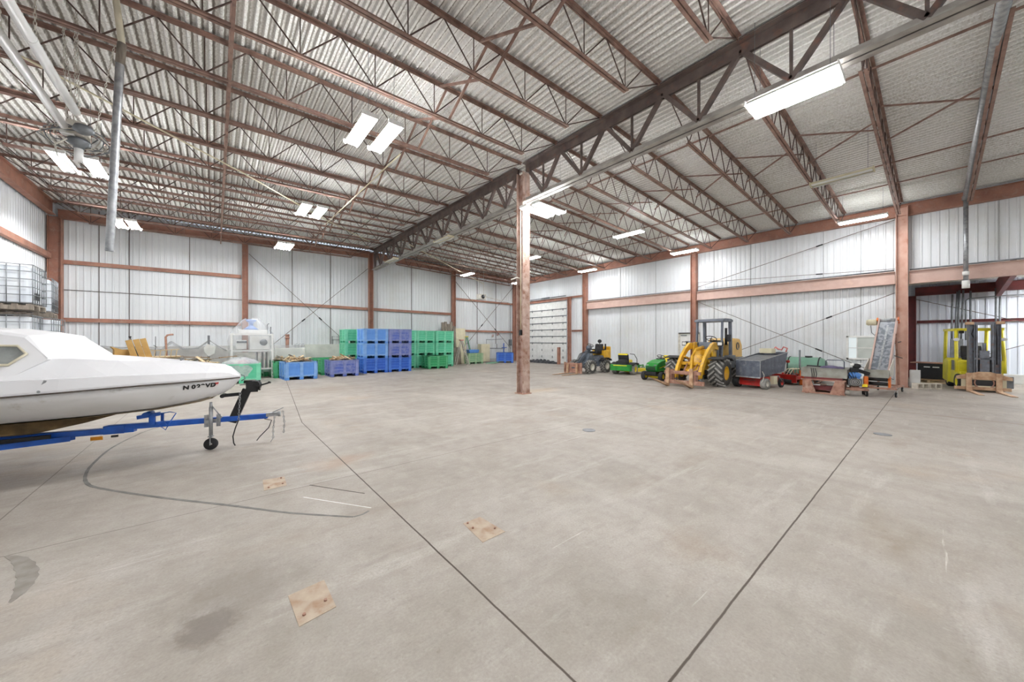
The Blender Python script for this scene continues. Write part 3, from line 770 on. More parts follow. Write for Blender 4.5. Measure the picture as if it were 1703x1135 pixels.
# gunwale flange, deck sides, deck top in one deck moulding
rd = []
for u in U:
    b, s, zb, zd = Bh(u), Zs(u), Zb(u), Zd(u)
    i = max(0.012, b-0.02-min(0.26, b*0.55))
    h = [(b+0.03*min(1,b*4), s+0.004), (b+0.035*min(1,b*4), s+0.03), (b+0.01*min(1,b*4), zb), (max(0.014,b-0.03), zb+0.006), (i, zd), (i*0.5, zd+0.02), (0, zd+0.028)]
    ring = [(u,-y,z) for (y,z) in h] + [(u,y,z) for (y,z) in h[-2::-1]]
    rd.append(ring)
deckm = loft(rd, 'deck', M['gelcoat'], boat, True)
rb_ = []
for u in U: rb_.append([(u,-(Bh(u)+0.034*min(1,Bh(u)*4)),Zs(u)-0.012),(u,-(Bh(u)+0.04*min(1,Bh(u)*4)),Zs(u)-0.002),(u,-(Bh(u)+0.034*min(1,Bh(u)*4)),Zs(u)+0.006)])
loft(rb_, 'rub_strip', M['seam'], boat, False, False)
# stub keel
MB().prism([(1.35,0.66),(5.0,0.62),(5.0,0.445),(2.2,0.455),(1.7,0.56)], 'y', -0.16, 0.16).build('keel', M['antifoul'], boat, 0.03)
# cabin
def cab(u, zt, w0, w1):
    w0 = Bh(u)-0.045
    return [(u,-w0,Zb(u)-0.0),(u,-w1,zt-0.03),(u,-w1+0.06,zt),(u,0,zt+0.03),(u,w1-0.06,zt),(u,w1,zt-0.03),(u,w0,Zb(u)-0.0)]
rc = [[(1.78,-.70,1.46),(1.78,-.69,1.485),(1.79,-.6,1.50),(1.80,0,1.51),(1.79,.6,1.50),(1.78,.69,1.485),(1.78,.70,1.46)],
      cab(2.02,1.76,.74,.60), cab(2.3,1.82,.78,.62), cab(3.2,1.86,.82,.66), cab(4.2,1.87,.80,.66)]
loft(rc, 'cabin', M['gelcoat'], boat, True)
MB().box(2.25,4.1,-0.62,-0.60,0,0.001).build('cabin_top_seam', M['dirtywhite'], boat, M=Matrix.Translation((0,0,1.80)))
MB().tube([(2.35,-.5,1.835),(2.42,-.5,1.885),(4.0,-.5,1.905),(4.05,-.5,1.86)],0.016).build('handrail', M['dirtywhite'], boat)
win = MB(); wp = [(1.93,1.535),(2.03,1.63),(2.8,1.65),(2.9,1.53),(2.8,1.42),(2.03,1.41)]
def cabside(u, z):
    z0 = Zb(u); z1 = binterp(u,[2.02,2.3,3.2],[1.73,1.79,1.83]); w1 = binterp(u,[2.02,2.3,3.2],[.60,.62,.66])
    t = (z-z0)/(z1-z0)
    return -((Bh(u)-0.045)*(1-t)+w1*t)
pts = [(u, cabside(max(u,2.02),z)-0.02, z) for (u,z) in wp]
win.tube(pts, 0.016, 6, True)
fr = win.build('cabin_window_frame', M['cream'], boat)
MB().add([(u,y+0.006,z) for (u,y,z) in pts]+[(u,y+0.03,z) for (u,y,z) in pts], [(5,4,3,2,1,0),(6,7,8,9,10,11)]).build('cabin_window', M['glass'], boat)
# chain plate, bow fittings
MB().bar((1.74,-.90,1.09),(1.70,-.885,1.22),0.012,0.025).cyl((1.74,-.92,1.09),(1.74,-.87,1.09),0.016,n=8).build('chain_plate', M['galv'], boat)
MB().cyl((0.72,-0.06,1.38),(0.72,-0.06,1.42),0.012,n=6).cyl((0.72,-0.0,1.38),(0.72,-0.0,1.42),0.012,n=6).bar((0.68,-0.06,1.415),(0.76,-0.06,1.415),0.012,0.012).build('deck_cleat', M['greymetal'], boat)
MB().tube([(0.0,0,1.14),(-0.05,0,1.12),(-0.06,0,1.07),(-0.01,0,1.04)],0.008,6).build('bow_eye', M['greymetal'], boat)

def mirror(root):
    for ch in root.children:
        if ch.type == 'MESH':
            me = ch.data
            for v in me.vertices: v.co.y = -v.co.y
            me.flip_normals(); me.update()
        mirror(ch)
mirror(boat)
# registration lettering on the near topside
def text_mesh(body, size, name, m, parent, Mx, cut=None, ext=0.002):
    cu = bpy.data.curves.new(name, 'FONT'); cu.body = body; cu.size = size; cu.extrude = ext
    cu.offset = 0.004
    t = bpy.data.objects.new(name, cu); COL.objects.link(t)
    dg = bpy.context.evaluated_depsgraph_get(); dg.update()
    me = bpy.data.meshes.new_from_object(t.evaluated_get(dg))
    bpy.data.objects.remove(t)
    if cut is not None:
        bm = bmesh.new(); bm.from_mesh(me)
        bmesh.ops.bisect_plane(bm, geom=bm.verts[:]+bm.edges[:]+bm.faces[:], plane_co=(0,cut,0), plane_no=(0,-1,0), clear_outer=True)
        bm.to_mesh(me); bm.free()
    me.materials.clear(); me.materials.append(m)
    o = bpy.data.objects.new(name, me); COL.objects.link(o); o.parent = parent; o.matrix_local = Mx
    return o
def hullpt(u, z):
    b, s, k = Bh(u), Zs(u), Zk(u)
    t = max(0.0, min(1.0, (z-k)/(s-k)))**(1/1.9)
    return Vector((u, b*(t**0.62), z))
def letter(ch, u, z, size, cut=None, m='ink'):
    p = hullpt(u, z); px_ = hullpt(u-0.05, z); pz = hullpt(u, z+0.05)
    ex = (px_-p).normalized(); ey = (pz-p); ey = (ey - ex*ey.dot(ex)).normalized(); ez = ex.cross(ey)
    o = p + ez*0.008
    Mx = Matrix(((ex.x,ey.x,ez.x,o.x),(ex.y,ey.y,ez.y,o.y),(ex.z,ey.z,ez.z,o.z),(0,0,0,1)))
    return text_mesh(ch, size, 'registration_letter', M[m], boat, Mx, cut)
for ch, u, cut in (('N',0.60,None),('0',0.515,None),('2',0.465,0.010),('2',0.42,0.044),('V',0.375,None),('D',0.325,None)):
    letter(ch, u, 0.985 + (0.60-u)*0.03, 0.088, cut)
p = hullpt(0.255, 0.99)
MB().bx((0,0,0),(0.05,0.006,0.06)).build('registration_sticker', M['redink'], boat, M=Matrix.Translation(p+Vector((0.0,0.016,0.035))) @ Matrix.Rotation(R(43),4,'Z') @ Matrix.Rotation(R(-14),4,'X'))

# trailer: local +x aft along the same line, origin at the coupler
trl = thing('boat_trailer', 'blue boat trailer with jockey wheel and black winch post under the sailboat', 'trailer', (0.75, 7.13, 0), BA)
mb = MB(); mb.box(0.08,1.98,-0.04,0.04,0.40,0.48); mb.build('tongue', M['blueframe'], trl, 0.005)
mb = MB(); mb.box(1.70,5.6,-0.05,0.05,0.36,0.44); mb.box(1.80,2.02,-0.055,0.055,0.355,0.475); mb.build('keel_beam', M['blueframe'], trl, 0.005)
for s in (-1,1):
    mb = MB(); mb.bar((2.35,s*0.03,0.34),(4.0,s*0.78,0.36),0.05,0.07); mb.bar((4.0,s*0.78,0.36),(5.6,s*0.78,0.36),0.05,0.07); mb.build('side_rail', M['blueframe'], trl)
MB().bar((2.5,-0.1,0.40),(3.3,-0.36,0.41),0.05,0.05).bar((3.3,-0.36,0.41),(5.2,-0.4,0.5),0.05,0.06).build('bunk', M['dark'], trl)
MB().bar((3.9,-0.8,0.3),(3.9,0.8,0.3),0.06,0.06).build('axle', M['greymetal'], trl)
for s in (-1,1):
    wl_ = MB(); wl_.lathe([(0.12,-0.06),(0.17,-0.07),(0.255,-0.06),(0.27,-0.03),(0.27,0.03),(0.255,0.06),(0.17,0.07),(0.12,0.06)],(3.9,s*0.92,0.272),'y')
    w_ = wl_.build('wheel', M['rubberdark'], trl)
    MB().lathe([(0,-0.03),(0.1,-0.05),(0.15,-0.06),(0.15,0.06),(0.1,0.05),(0,0.03)],(3.9,s*0.92,0.272),'y').build('rim', M['white'], w_)
# bow roller bracket
mb = MB(); mb.bar((1.50,-0.05,0.44),(1.50,-0.05,0.60),0.05,0.06); mb.bar((1.42,-0.02,0.60),(1.66,-0.06,0.57),0.06,0.05); mb.bar((1.42,0.05,0.44),(1.42,0.05,0.6),0.03,0.03); mb.cyl((1.56,-0.1,0.6),(1.56,0.1,0.6),0.04)
mb.build('keel_roller_bracket', M['blueframe'], trl)
MB().tube([(1.32,-0.06,0.40),(1.36,-0.09,0.50),(1.42,-0.08,0.44),(1.34,-0.08,0.36),(1.30,-0.07,0.46),(1.22,-0.08,0.60),(1.30,-0.05,0.62),(1.42,-0.04,0.6)],0.007,6).build('strap', M['strap'], trl)
MB().box(2.02,2.14,-0.065,-0.05,0.29,0.34).build('amber_marker_light', M['amber'], trl)
MB().bx((1.9,-0.05,0.325),(0.07,0.02,0.03)).build('plate_bracket', M['dark'], trl)
# jack
jk = MB().cyl((0.80,-0.11,0.20),(0.80,-0.11,0.66),0.026).cyl((0.80,-0.11,0.64),(0.80,-0.11,0.74),0.018).build('jack_tube', M['galv'], trl)
MB().bx((0.87,-0.055,0.44),(0.05,0.02,0.19)).bx((0.72,-0.055,0.44),(0.05,0.02,0.19)).bx((0.80,-0.075,0.44),(0.16,0.03,0.05)).build('jack_clamp', M['galv'], trl)
MB().cyl((0.80,-0.11,0.70),(0.66,-0.16,0.50),0.008,n=6).cyl((0.66,-0.19,0.50),(0.66,-0.12,0.50),0.012,n=6).build('jack_handle', M['galv'], trl)
fk_ = MB().bar((0.80,-0.145,0.21),(0.80,-0.145,0.08),0.05,0.008).bar((0.80,-0.075,0.21),(0.80,-0.075,0.08),0.05,0.008).bx((0.80,-0.11,0.21),(0.06,0.08,0.015)).build('wheel_fork', M['galv'], trl)
MB().lathe([(0.02,-0.022),(0.08,-0.026),(0.09,-0.012),(0.09,0.012),(0.08,0.026),(0.02,0.022)],(0.80,-0.11,0.09),'y').build('jockey_wheel', M['rubberdark'], trl)
# winch post
MB().bar((0.56,0,0.38),(0.36,0,0.90),0.07,0.12,up=(1,0,0)).build('winch_post', M['dark'], trl, 0.005)
mb = MB(); mb.bar((0.40,0,0.83),(0.66,0,0.815),0.05,0.05); mb.cyl((0.67,-0.08,0.815),(0.67,0.08,0.815),0.03); mb.build('bow_stop', M['rubberdark'], trl)
mb = MB(); mb.cyl((0.26,-0.09,0.95),(0.26,0.09,0.95),0.085,n=18); mb.box(0.2,0.36,-0.11,-0.095,0.86,1.03); mb.box(0.2,0.36,0.095,0.11,0.86,1.03); mb.build('winch', M['dark'], trl)
MB().bar((0.26,-0.13,0.94),(0.05,-0.14,1.0),0.015,0.025).cyl((0.03,-0.14,1.005),(0.03,-0.24,1.02),0.016).bar((0.26,0.0,0.99),(0.46,0.0,0.97),0.02,0.01).build('winch_handle', M['dark'], trl)
def chain(name, pts, par, m, pitch=0.035, r=0.0045):
    mb = MB(); P = [Vector(p) for p in pts]; k = 0
    for i in range(len(P)-1):
        L_ = (P[i+1]-P[i]).length; n = max(1, int(L_/pitch)); d = (P[i+1]-P[i])/n
        for q in range(n):
            c = P[i]+d*(q+0.5); e = d*0.62; sd = Vector((0,1,0)) if k % 2 else Vector((1,0,0)); sd = sd*0.011
            mb.tube([c-e*0.9-sd*0.4, c-e*0.4-sd, c+e*0.4-sd, c+e*0.9-sd*0.4, c+e*0.9+sd*0.4, c+e*0.4+sd, c-e*0.4+sd, c-e*0.9+sd*0.4], r, 5, True); k += 1
    return mb.build(name, m, par)
chain('winch_chain', [(0.44,-0.07,0.86),(0.45,-0.08,0.62),(0.46,-0.07,0.42)], trl, M['galv'])
MB().tube([(0.46,-0.07,0.42),(0.5,-0.08,0.3),(0.53,-0.09,0.17),(0.52,-0.09,0.06),(0.50,-0.09,0.02)],0.009,6).build('wiring_tail', M['dark'], trl)
mb = MB(); mb.box(-0.06,0.1,-0.05,0.05,0.43,0.49); mb.cyl((-0.1,0,0.46),(-0.06,0,0.46),0.045); mb.bar((0.02,0,0.49),(-0.14,0,0.56),0.03,0.012); mb.build('coupler', M['galv'], trl, 0.004)
chain('safety_chain', [(-0.02,-0.05,0.43),(0.0,-0.05,0.2),(0.0,-0.05,0.07),(0.03,-0.07,0.02)], trl, M['galv'])
chain('safety_chain', [(-0.13,0.0,0.5),(-0.15,0.02,0.3),(-0.14,0.02,0.13)], trl, M['galv'])
MB().tube([(0.12,-0.05,0.40),(0.02,-0.06,0.37),(0.06,-0.06,0.25),(0.18,-0.07,0.12),(0.22,-0.08,0.06)],0.007,6).build('plug_lead', M['dark'], trl)

mirror(trl)
# ================================================================ bulk bins
def make_bin(mt, ribs=True, w=1.2, d=1.1, h=0.76):
    b = thing('bulk_bin', '', 'crate', (0,0,0))
    z0 = 0.13; t = 0.03; mb = MB()
    mb.box(0,w,0,t,z0,h); mb.box(0,w,d-t,d,z0,h); mb.box(0,t,t,d-t,z0,h); mb.box(w-t,w,t,d-t,z0,h); mb.box(0,w,0,d,z0,z0+0.03)
    n0 = len(mb.f); rb = mb
    rim = MB(); e = 0.03
    rim.box(-e,w+e,-e,t,h-0.05,h); rim.box(-e,w+e,d-t,d+e,h-0.05,h); rim.box(-e,t,-e,d+e,h-0.05,h); rim.box(w-t,w+e,-e,d+e,h-0.05,h)
    for z in (z0,):
        rim.box(-0.02,w+0.02,-0.02,0,z,z+0.06); rim.box(-0.02,w+0.02,d,d+0.02,z,z+0.06); rim.box(-0.02,0,-0.02,d+0.02,z,z+0.06); rim.box(w,w+0.02,-0.02,d+0.02,z,z+0.06)
    rim.build('rim', WORN[mt], b)
    for x in (0.0, w/2-0.06, w-0.12):
        rb.box(x, x+0.12, -e, 0, 0.1, h-0.05); rb.box(x, x+0.12, d, d+e, 0.1, h-0.05)
    for y in (0.0, d/2-0.06, d-0.12):
        rb.box(-e, 0, y, y+0.12, 0.1, h-0.05); rb.box(w, w+e, y, y+0.12, 0.1, h-0.05)
    if ribs:
        for z in (0.32, 0.47, 0.6):
            rb.box(0.12,w-0.12,-0.014,0,z,z+0.022); rb.box(-0.014,0,0.12,d-0.12,z,z+0.022); rb.box(w,w+0.014,0.12,d-0.12,z,z+0.022)
    wp_ = mb.build('wall_panels', M[mt], b)
    wp_.data.materials.append(WORN[mt])
    for pi, p_ in enumerate(wp_.data.polygons):
        if pi >= n0: p_.material_index = 1
    for x in (-0.01, w/2-0.075, w-0.14):
        MB().box(x,x+0.15,-0.01,d+0.01,0,0.035).box(x,x+0.15,-0.025,0.16,0,z0).box(x,x+0.15,d/2-0.08,d/2+0.08,0,z0).box(x,x+0.15,d-0.16,d+0.025,0,z0).build('runner', M[mt], b)
    return b
protos = {}
def bin_(kind, ribs, loc, rz, label, group=None):
    k = (kind, ribs)
    if k not in protos: protos[k] = make_bin(kind, ribs); u = False
    else: u = True
    return place(protos[k], u, loc, rz, label, group)
G1 = 'stacked bulk bins'
T3 = ['bottom','middle','top']
for (x, y, rz, kinds, where) in (
    (5.78,18.62,0.0,(('bin_royal',True),('bin_light',False),('bin_light',False)),'left blue stack'),
    (7.06,18.62,-0.05,(('bin_royal',True),('bin_dusty',True),('bin_dusty',True)),'right blue stack'),
    (5.35,20.35,0.0,(('bin_green',True),)*3,'green stack left of the blue stacks'),
    (8.20,20.4,0.0,(('bin_green',True),)*3,'green stack just right of the blue stacks'),
    (9.46,20.42,0.0,(('bin_green',True),)*3,'middle green stack'),
    (10.72,20.3,-0.03,(('bin_green',True),)*3,'rightmost green stack')):
    for i, (k, rb) in enumerate(kinds):
        cn = {'bin_royal':'royal blue','bin_light':'smooth light blue','bin_dusty':'dusty violet blue','bin_green':'mint green'}[k]
        if (i>0 and k=='bin_green'): pass
        bin_(k, rb, (x+0.008*i, y, 0.765*i), rz, cn+' plastic bulk bin, '+T3[i]+' of the '+where, G1)
bin_('bin_deep', True, (9.62,19.15,0), -0.1, 'single deep green bulk bin standing in front of the middle green stack')
bA = bin_('bin_light', False, (2.26,17.56,0), 0.06, 'light blue bulk bin heaped with wood scraps, nearest the trailer coupler')
bin_('bin_dusty', True, (4.06,17.8,0), 0.0, 'dusty blue bulk bin full of pale wood, left of the blue stacks')
bin_('bin_deep', True, (2.02,18.85,0), 0.1, 'deep green bulk bin directly behind the light blue scrap bin')
bin_('bin_deep', True, (1.75,20.1,0), 0.1, 'deep green bulk bin farthest back in the row behind the light blue scrap bin')
bin_('bin_deep', True, (3.95,19.1,0), 0.0, 'deep green bulk bin directly behind the dusty blue wood bin')
bin_('bin_deep', True, (3.85,20.3,0), 0.0, 'deep green bulk bin at the back wall behind the dusty blue wood bin')
bin_('bin_green', False, (0.18,17.5,0), -0.05, 'mint green bulk bin with a clear plastic bag over it, beyond the boat bow')
bin_('bin_green', False, (-1.15,17.9,0), 0.05, 'mint green bulk bin mostly hidden by the boat foredeck')
bin_('bin_green', False, (-2.5,18.1,0), 0.0, 'mint green bulk bin farthest left behind the boat')
bin_('bin_pale', True, (13.72,21.2,0), -0.04, 'small faded green bulk bin beside the stepladders')
bin_('bin_royal', True, (16.1,21.0,0), -0.62, 'lone royal blue bulk bin near the far corner')
# shallow blue tub on the faded bin
MB_ = MB().prism([(0,0),(0.75,0),(0.82,0.24),(-0.07,0.24)],'y',0.0,0.6)
tag(MB_.build('plastic_tub', M['bin_light'], None, 0.01, Matrix.Translation((14.0,21.45,0.765))), 'low light blue tub lying on the faded green bin', 'tub')

# ---------------------------------------------------------------- wood scraps heaped in and over the bins
def scrap_mesh(i):
    L_ = random.uniform(0.35,0.8); w = random.uniform(0.03,0.08); t = random.uniform(0.02,0.04)
    mb = MB()
    a = [random.uniform(-0.02,0.02) for _ in range(4)]
    mb.prism([(-L_/2,-t/2),(-L_/6,-t/2+a[0]),(L_/5,-t/2+a[1]),(L_/2,-t/2),(L_/2+0.02,t/2),(L_/5,t/2+a[1]),(-L_/6,t/2+a[0]),(-L_/2+0.03,t/2)],'y',-w/2,w/2)
    return mb
sm_ = [scrap_mesh(i).build('wood_scrap', M[('wood','palewood','greywood','palewood')[i%4]]) for i in range(8)]
first = [True]*8
def heap(cx, cy, z, rx, ry, n, h, label, group, rng):
    for i in range(n):
        k = rng.randrange(8)
        o = sm_[k] if first[k] else sm_[k].copy()
        if not first[k]: COL.objects.link(o)
        first[k] = False
        x = rng.uniform(-1,1); y = rng.uniform(-1,1)
        o.location = (cx+x*rx, cy+y*ry, z + (1-(x*x+y*y)/2)*h*rng.uniform(0.3,1.0))
        o.rotation_euler = (rng.uniform(-0.5,0.5), rng.uniform(-0.5,0.5), rng.uniform(0,PI))
        tag(o, label, 'wood', group)
rg = random.Random(5)
def fill(cx, cy, rz, m, lb, name='scrap_fill'):
    pass
heap(2.85,18.1,0.72,0.42,0.38,44,0.24,'splintered wood scrap heaped in the light blue bin','scraps in the light blue bin',rg)
heap(4.66,18.35,0.72,0.42,0.38,38,0.22,'pale wood scrap heaped in the dusty blue bin','scraps in the dusty blue bin',rg)
heap(2.6,19.5,0.72,0.42,0.38,26,0.22,'wood scrap heaped in the green bin behind the light blue one','scraps in the second row of bins',rg)
heap(2.3,20.7,0.72,0.42,0.38,16,0.14,'wood scrap heaped in the rearmost green bin by the wrapped crate','scraps in the rear green bin',rg)
heap(-0.55,18.5,0.74,0.5,0.42,34,0.26,'wood scrap heaped in the green bin behind the foredeck','scraps behind the foredeck',rg)
heap(-1.9,18.7,0.74,0.5,0.42,34,0.26,'wood scrap heaped in the leftmost green bin','scraps in the leftmost green bin',rg)
# ================================================================ floor marks and old base plates
def flat(name, pts, z, m, par=None, h=0.004):
    return MB().prism(pts, 'z', 0.0, z).build(name, m, par)
M['plate'] = mat('tan_rust_stained_plate', S(184,168,150), S(168,148,128), 0.85, 0, 9, dirt=S(158,124,98), dlo=0.5, dhi=0.7, dscale=7)
for (q, lb, bolts) in (([(0.44,5.24),(0.42,4.86),(0.64,4.87),(0.66,5.2)],'small old base plate stain in the floor nearest the boat trailer',((0.47,4.92),(0.61,4.95),(0.62,5.16))),
                ([(0.37,2.76),(0.38,2.42),(0.59,2.45),(0.59,2.78)],'old square base plate in the floor left of the joint, nearest the viewer',((0.42,2.5),(0.55,2.55))),
                ([(1.76,2.81),(1.72,2.44),(1.97,2.45),(1.95,2.81)],'old square base plate in the floor right of the joint',((1.79,2.78),(1.78,2.68),(1.93,2.55)))):
    cx = sum(a for a,b in q)/4; cy = sum(b for a,b in q)/4
    t = thing('floor_plate', lb, 'plate', (cx,cy,0))
    MB().prism([(a-cx,b-cy) for a,b in q], 'z', 0, 0.003).build('plate', M['plate'], t)
    for (a,b) in bolts: MB().cyl((a-cx,b-cy,0),(a-cx,b-cy,0.014),0.010,n=7).build('bolt_stub', M['rust'], t)
def ribbon(name, pts, w, m, label, cat='tape', z=0.002):
    P = [Vector((a,b,0)) for a,b in pts]
    # resample smooth
    Q = []
    for i in range(len(P)-1):
        p0 = P[max(0,i-1)]; p1 = P[i]; p2 = P[i+1]; p3 = P[min(len(P)-1,i+2)]
        for k in range(6):
            t = k/6.0
            Q.append(0.5*((2*p1)+(p2-p0)*t+(2*p0-5*p1+4*p2-p3)*t*t+(3*p1-p0-3*p2+p3)*t**3))
    Q.append(P[-1]); vs = []; fs = []; n = len(Q)
    for i, q in enumerate(Q):
        d = (Q[min(n-1,i+1)]-Q[max(0,i-1)]).normalized(); s = Vector((-d.y,d.x,0))
        ww = w[0]+(w[1]-w[0])*math.sin(PI*i/(n-1)) if isinstance(w,tuple) else w
        ww *= 1+0.12*math.sin(i*2.3)
        a = q+s*ww/2; b = q-s*ww/2
        vs += [(a.x,a.y,z),(b.x,b.y,z),(a.x,a.y,0),(b.x,b.y,0)]
    for i in range(n-1):
        a = 4*i; b = a+4
        fs += [(a,a+1,b+1,b),(a+2,a,b,b+2),(a+1,a+3,b+3,b+1)]
    return tag(MB().add(vs,fs).build(name, m), label, cat)
M['tapegrey'] = mat('grey_floor_sealant', S(124,122,118), S(104,102,98), 0.8, 0, 9)
ribbon('sealant_strip', [(-0.77,9.88),(-1.04,9.32),(-1.25,8.36),(-1.29,7.46),(-1.26,6.92),(-1.17,6.47),(-0.99,6.11),(-0.44,5.35),(0.08,4.7),(0.28,4.44),(0.55,4.09),(0.9,3.71),(1.02,3.59)], (0.02,0.034), M['tapegrey'], 'long curved grey sealant strip on the floor before the trailer')
ribbon('sealant_strip', [(1.02,3.59),(1.10,3.59),(1.17,3.62)], 0.02, M['tapegrey'], 'short grey sealant tail bending off the end of the long curve')
ribbon('sealant_strip', [(0.85,4.71),(1.06,4.38),(1.27,4.06)], 0.012, M['seam'], 'short straight dark sealant line near the floor joint')
ribbon('chalk_line', [(0.73,4.39),(0.97,4.03),(1.21,3.67)], 0.010, M['white'], 'thin white chalk line beside the short dark sealant line', 'line', 0.0015)
M['scuff'] = mat('grey_tyre_scuff', S(148,142,134), S(132,126,118), 0.85, 0, 12)
ribbon('tyre_scuff', [(-1.27,4.7),(-1.16,4.54),(-1.05,4.25),(-1.01,4.0),(-1.02,3.84)], (0.008,0.10), M['scuff'], 'curved grey tyre scuff at the left edge of the floor', 'mark')
for (x,y,r,lb) in ((5.4,4.2,0.12,'round floor cleanout cover nearer the centre column'),(9.22,0.62,0.12,'round floor cleanout cover farther right')):
    tag(MB().cyl((x,y,0),(x,y,0.006),r,n=24).build('cleanout_cover', M['greymetal']), lb, 'cover')

# ================================================================ hanging pipe and tube heater (upper left)
p = thing('hanging_pipe', 'long pale galvanised pipe hanging down from the roof at left', 'pipe', (-1.13,8.12,3.08))
o = Vector((-1.13,8.12,3.08))
def rel(v): return Vector(v)-o
MB().cyl(rel((-1.26,8.22,3.08)), rel((-1.135,8.12,6.0)), 0.05, n=16, cap=False).build('lower_pipe', M['galv'], p)
MB().cyl(rel((-1.135,8.12,5.98)), rel((-1.11,8.10,6.3)), 0.054, n=16).build('dark_coupling', M['greywood'], p)
MB().cyl(rel((-1.11,8.10,6.28)), rel((-1.20,8.17,7.15)), 0.042, n=16).build('upper_pipe', M['cream'], p)
h = thing('tube_heater', 'twin white radiant tubes with a burner and coiled wires, hung on chains at upper left', 'heater', (-1.82,9.0,5.3))
for (x,y1,dz) in ((-1.70,8.75,0.02),(-1.94,9.45,-0.02)):
    MB().cyl((x+1.82,-3.6-9.0+5.0,dz),(x+1.82,y1-9.0,dz),0.055,n=16).cyl((x+1.82,6.95-9,dz),(x+1.82,6.98-9,dz),0.058,n=16).build('radiant_tube', M['tubewhite'], h)
MB().bx((0.0,0.55,0.02),(0.22,0.34,0.24)).build('burner_box', M['dirtywhite'], h, 0.01)
MB().lathe([(0.0,0.0),(0.13,0.0),(0.15,-0.06),(0.07,-0.12),(0.06,-0.16),(0.0,-0.16)],(0.0,0.55,-0.12),'z',20).build('blower', M['greymetal'], h)
MB().cyl((0.0,0.55,-0.27),(0.0,0.55,-0.50),0.055,n=16).build('intake_cup', M['tubewhite'], h)
MB().lathe([(0.0,0.0),(0.10,0.0),(0.13,-0.08),(0.06,-0.13),(0,-0.13)],(0.12,0.2,-0.0),'z',20).build('second_blower', M['greymetal'], h)
MB().bx((-0.1,0.45,-0.04),(0.16,0.12,0.16)).build('junction_box', M['white'], h, 0.01)
MB().bx((0.2,0.62,-0.08),(0.12,0.1,0.14)).build('junction_box', M['white'], h, 0.01)
rr = random.Random(3)
for i in range(7):
    a0 = rr.uniform(0,2); pts = []
    rad = 0.2+0.05*i*0.6
    for k in range(22):
        a = a0+2*PI*k/20
        pts.append((0.0+rad*1.15*math.cos(a), 0.5+rad*0.5*math.sin(a), -0.06-0.12*math.sin(a*1.0)+0.05*math.sin(3*a+i)-0.02*i))
    MB().tube(pts, 0.009, 6).build('wire_loop', M['dirtywhite'] if i%2 else M['greymetal'], h)
MB().tube([(-0.1,0.4,-0.2),(-0.22,0.35,-0.36),(-0.2,0.4,-0.52),(-0.08,0.5,-0.62),(0.0,0.5,-0.74)],0.014,6).build('drooping_cable', M['dirtywhite'], h)
for (x,y,x2,y2) in ((0.12,-0.25,0.1,-0.2),(0.12,-0.05,0.14,-0.3),(0.0,0.3,-0.1,0.2),(-0.1,0.4,-0.12,0.3),(0.2,0.5,0.5,0.1),(-0.12,-1.9,-0.25,-1.9),(0.12,-1.9,0.12,-1.9)):
    chain('hanging_chain', [(x,y,0.06),(x2,y2,1.6)], h, M['dirtywhite'], 0.05, 0.005)
# beige conduit runs under the joists
tag(MB().tube([(-5.0,7.0,6.35),(-2.4,9.6,6.33),(0.6,12.4,6.36),(3.0,14.9,6.36),(5.6,17.2,6.36)],0.018,6).build('conduit_run', M['beige']), 'thin cream conduit running diagonally under the left joists', 'conduit')
tag(MB().cyl((3.55,8.6,6.36),(3.4,15.6,6.36),0.018,n=6).build('conduit_run', M['beige']), 'thin pale conduit running back under the joists left of the column', 'conduit')
tag(MB().cyl((7.1,16.2,6.3),(15.5,21.8,5.9),0.018,n=6).build('conduit_run', M['beige']), 'thin pale conduit running toward the far corner under the right joists', 'conduit')
# grey drop pipe of the right joists
p = thing('drain_pipe', 'grey mottled roof drain pipe running under the joist then down the right wall', 'pipe', (18.85,-0.62,3.4))
MB().cyl((-12.0,0.0,3.12),(0.0,0.0,2.95),0.075,n=14).cyl((0,0,2.9),(0,0,3.02),0.085,n=14).build('horizontal_run', M['galv'], p)
MB().cyl((0,0,2.95),(0,0,0.0),0.055,n=14).build('downpipe', M['galv'], p)
MB().cyl((0,0,0.42),(0,0,0.55),0.075,n=14).cyl((0,0,0.0),(0,0,0.25),0.085,n=14).build('pipe_coupling', M['white'], p)
tag(MB().bx((0,0,0),(0.02,0.07,0.62),(0.04,0,0)).build('hanging_strip', M['beige'], M=Matrix.Translation((9.6,-0.95,6.2))), 'short cream strip dangling from the roof at far right', 'strip')

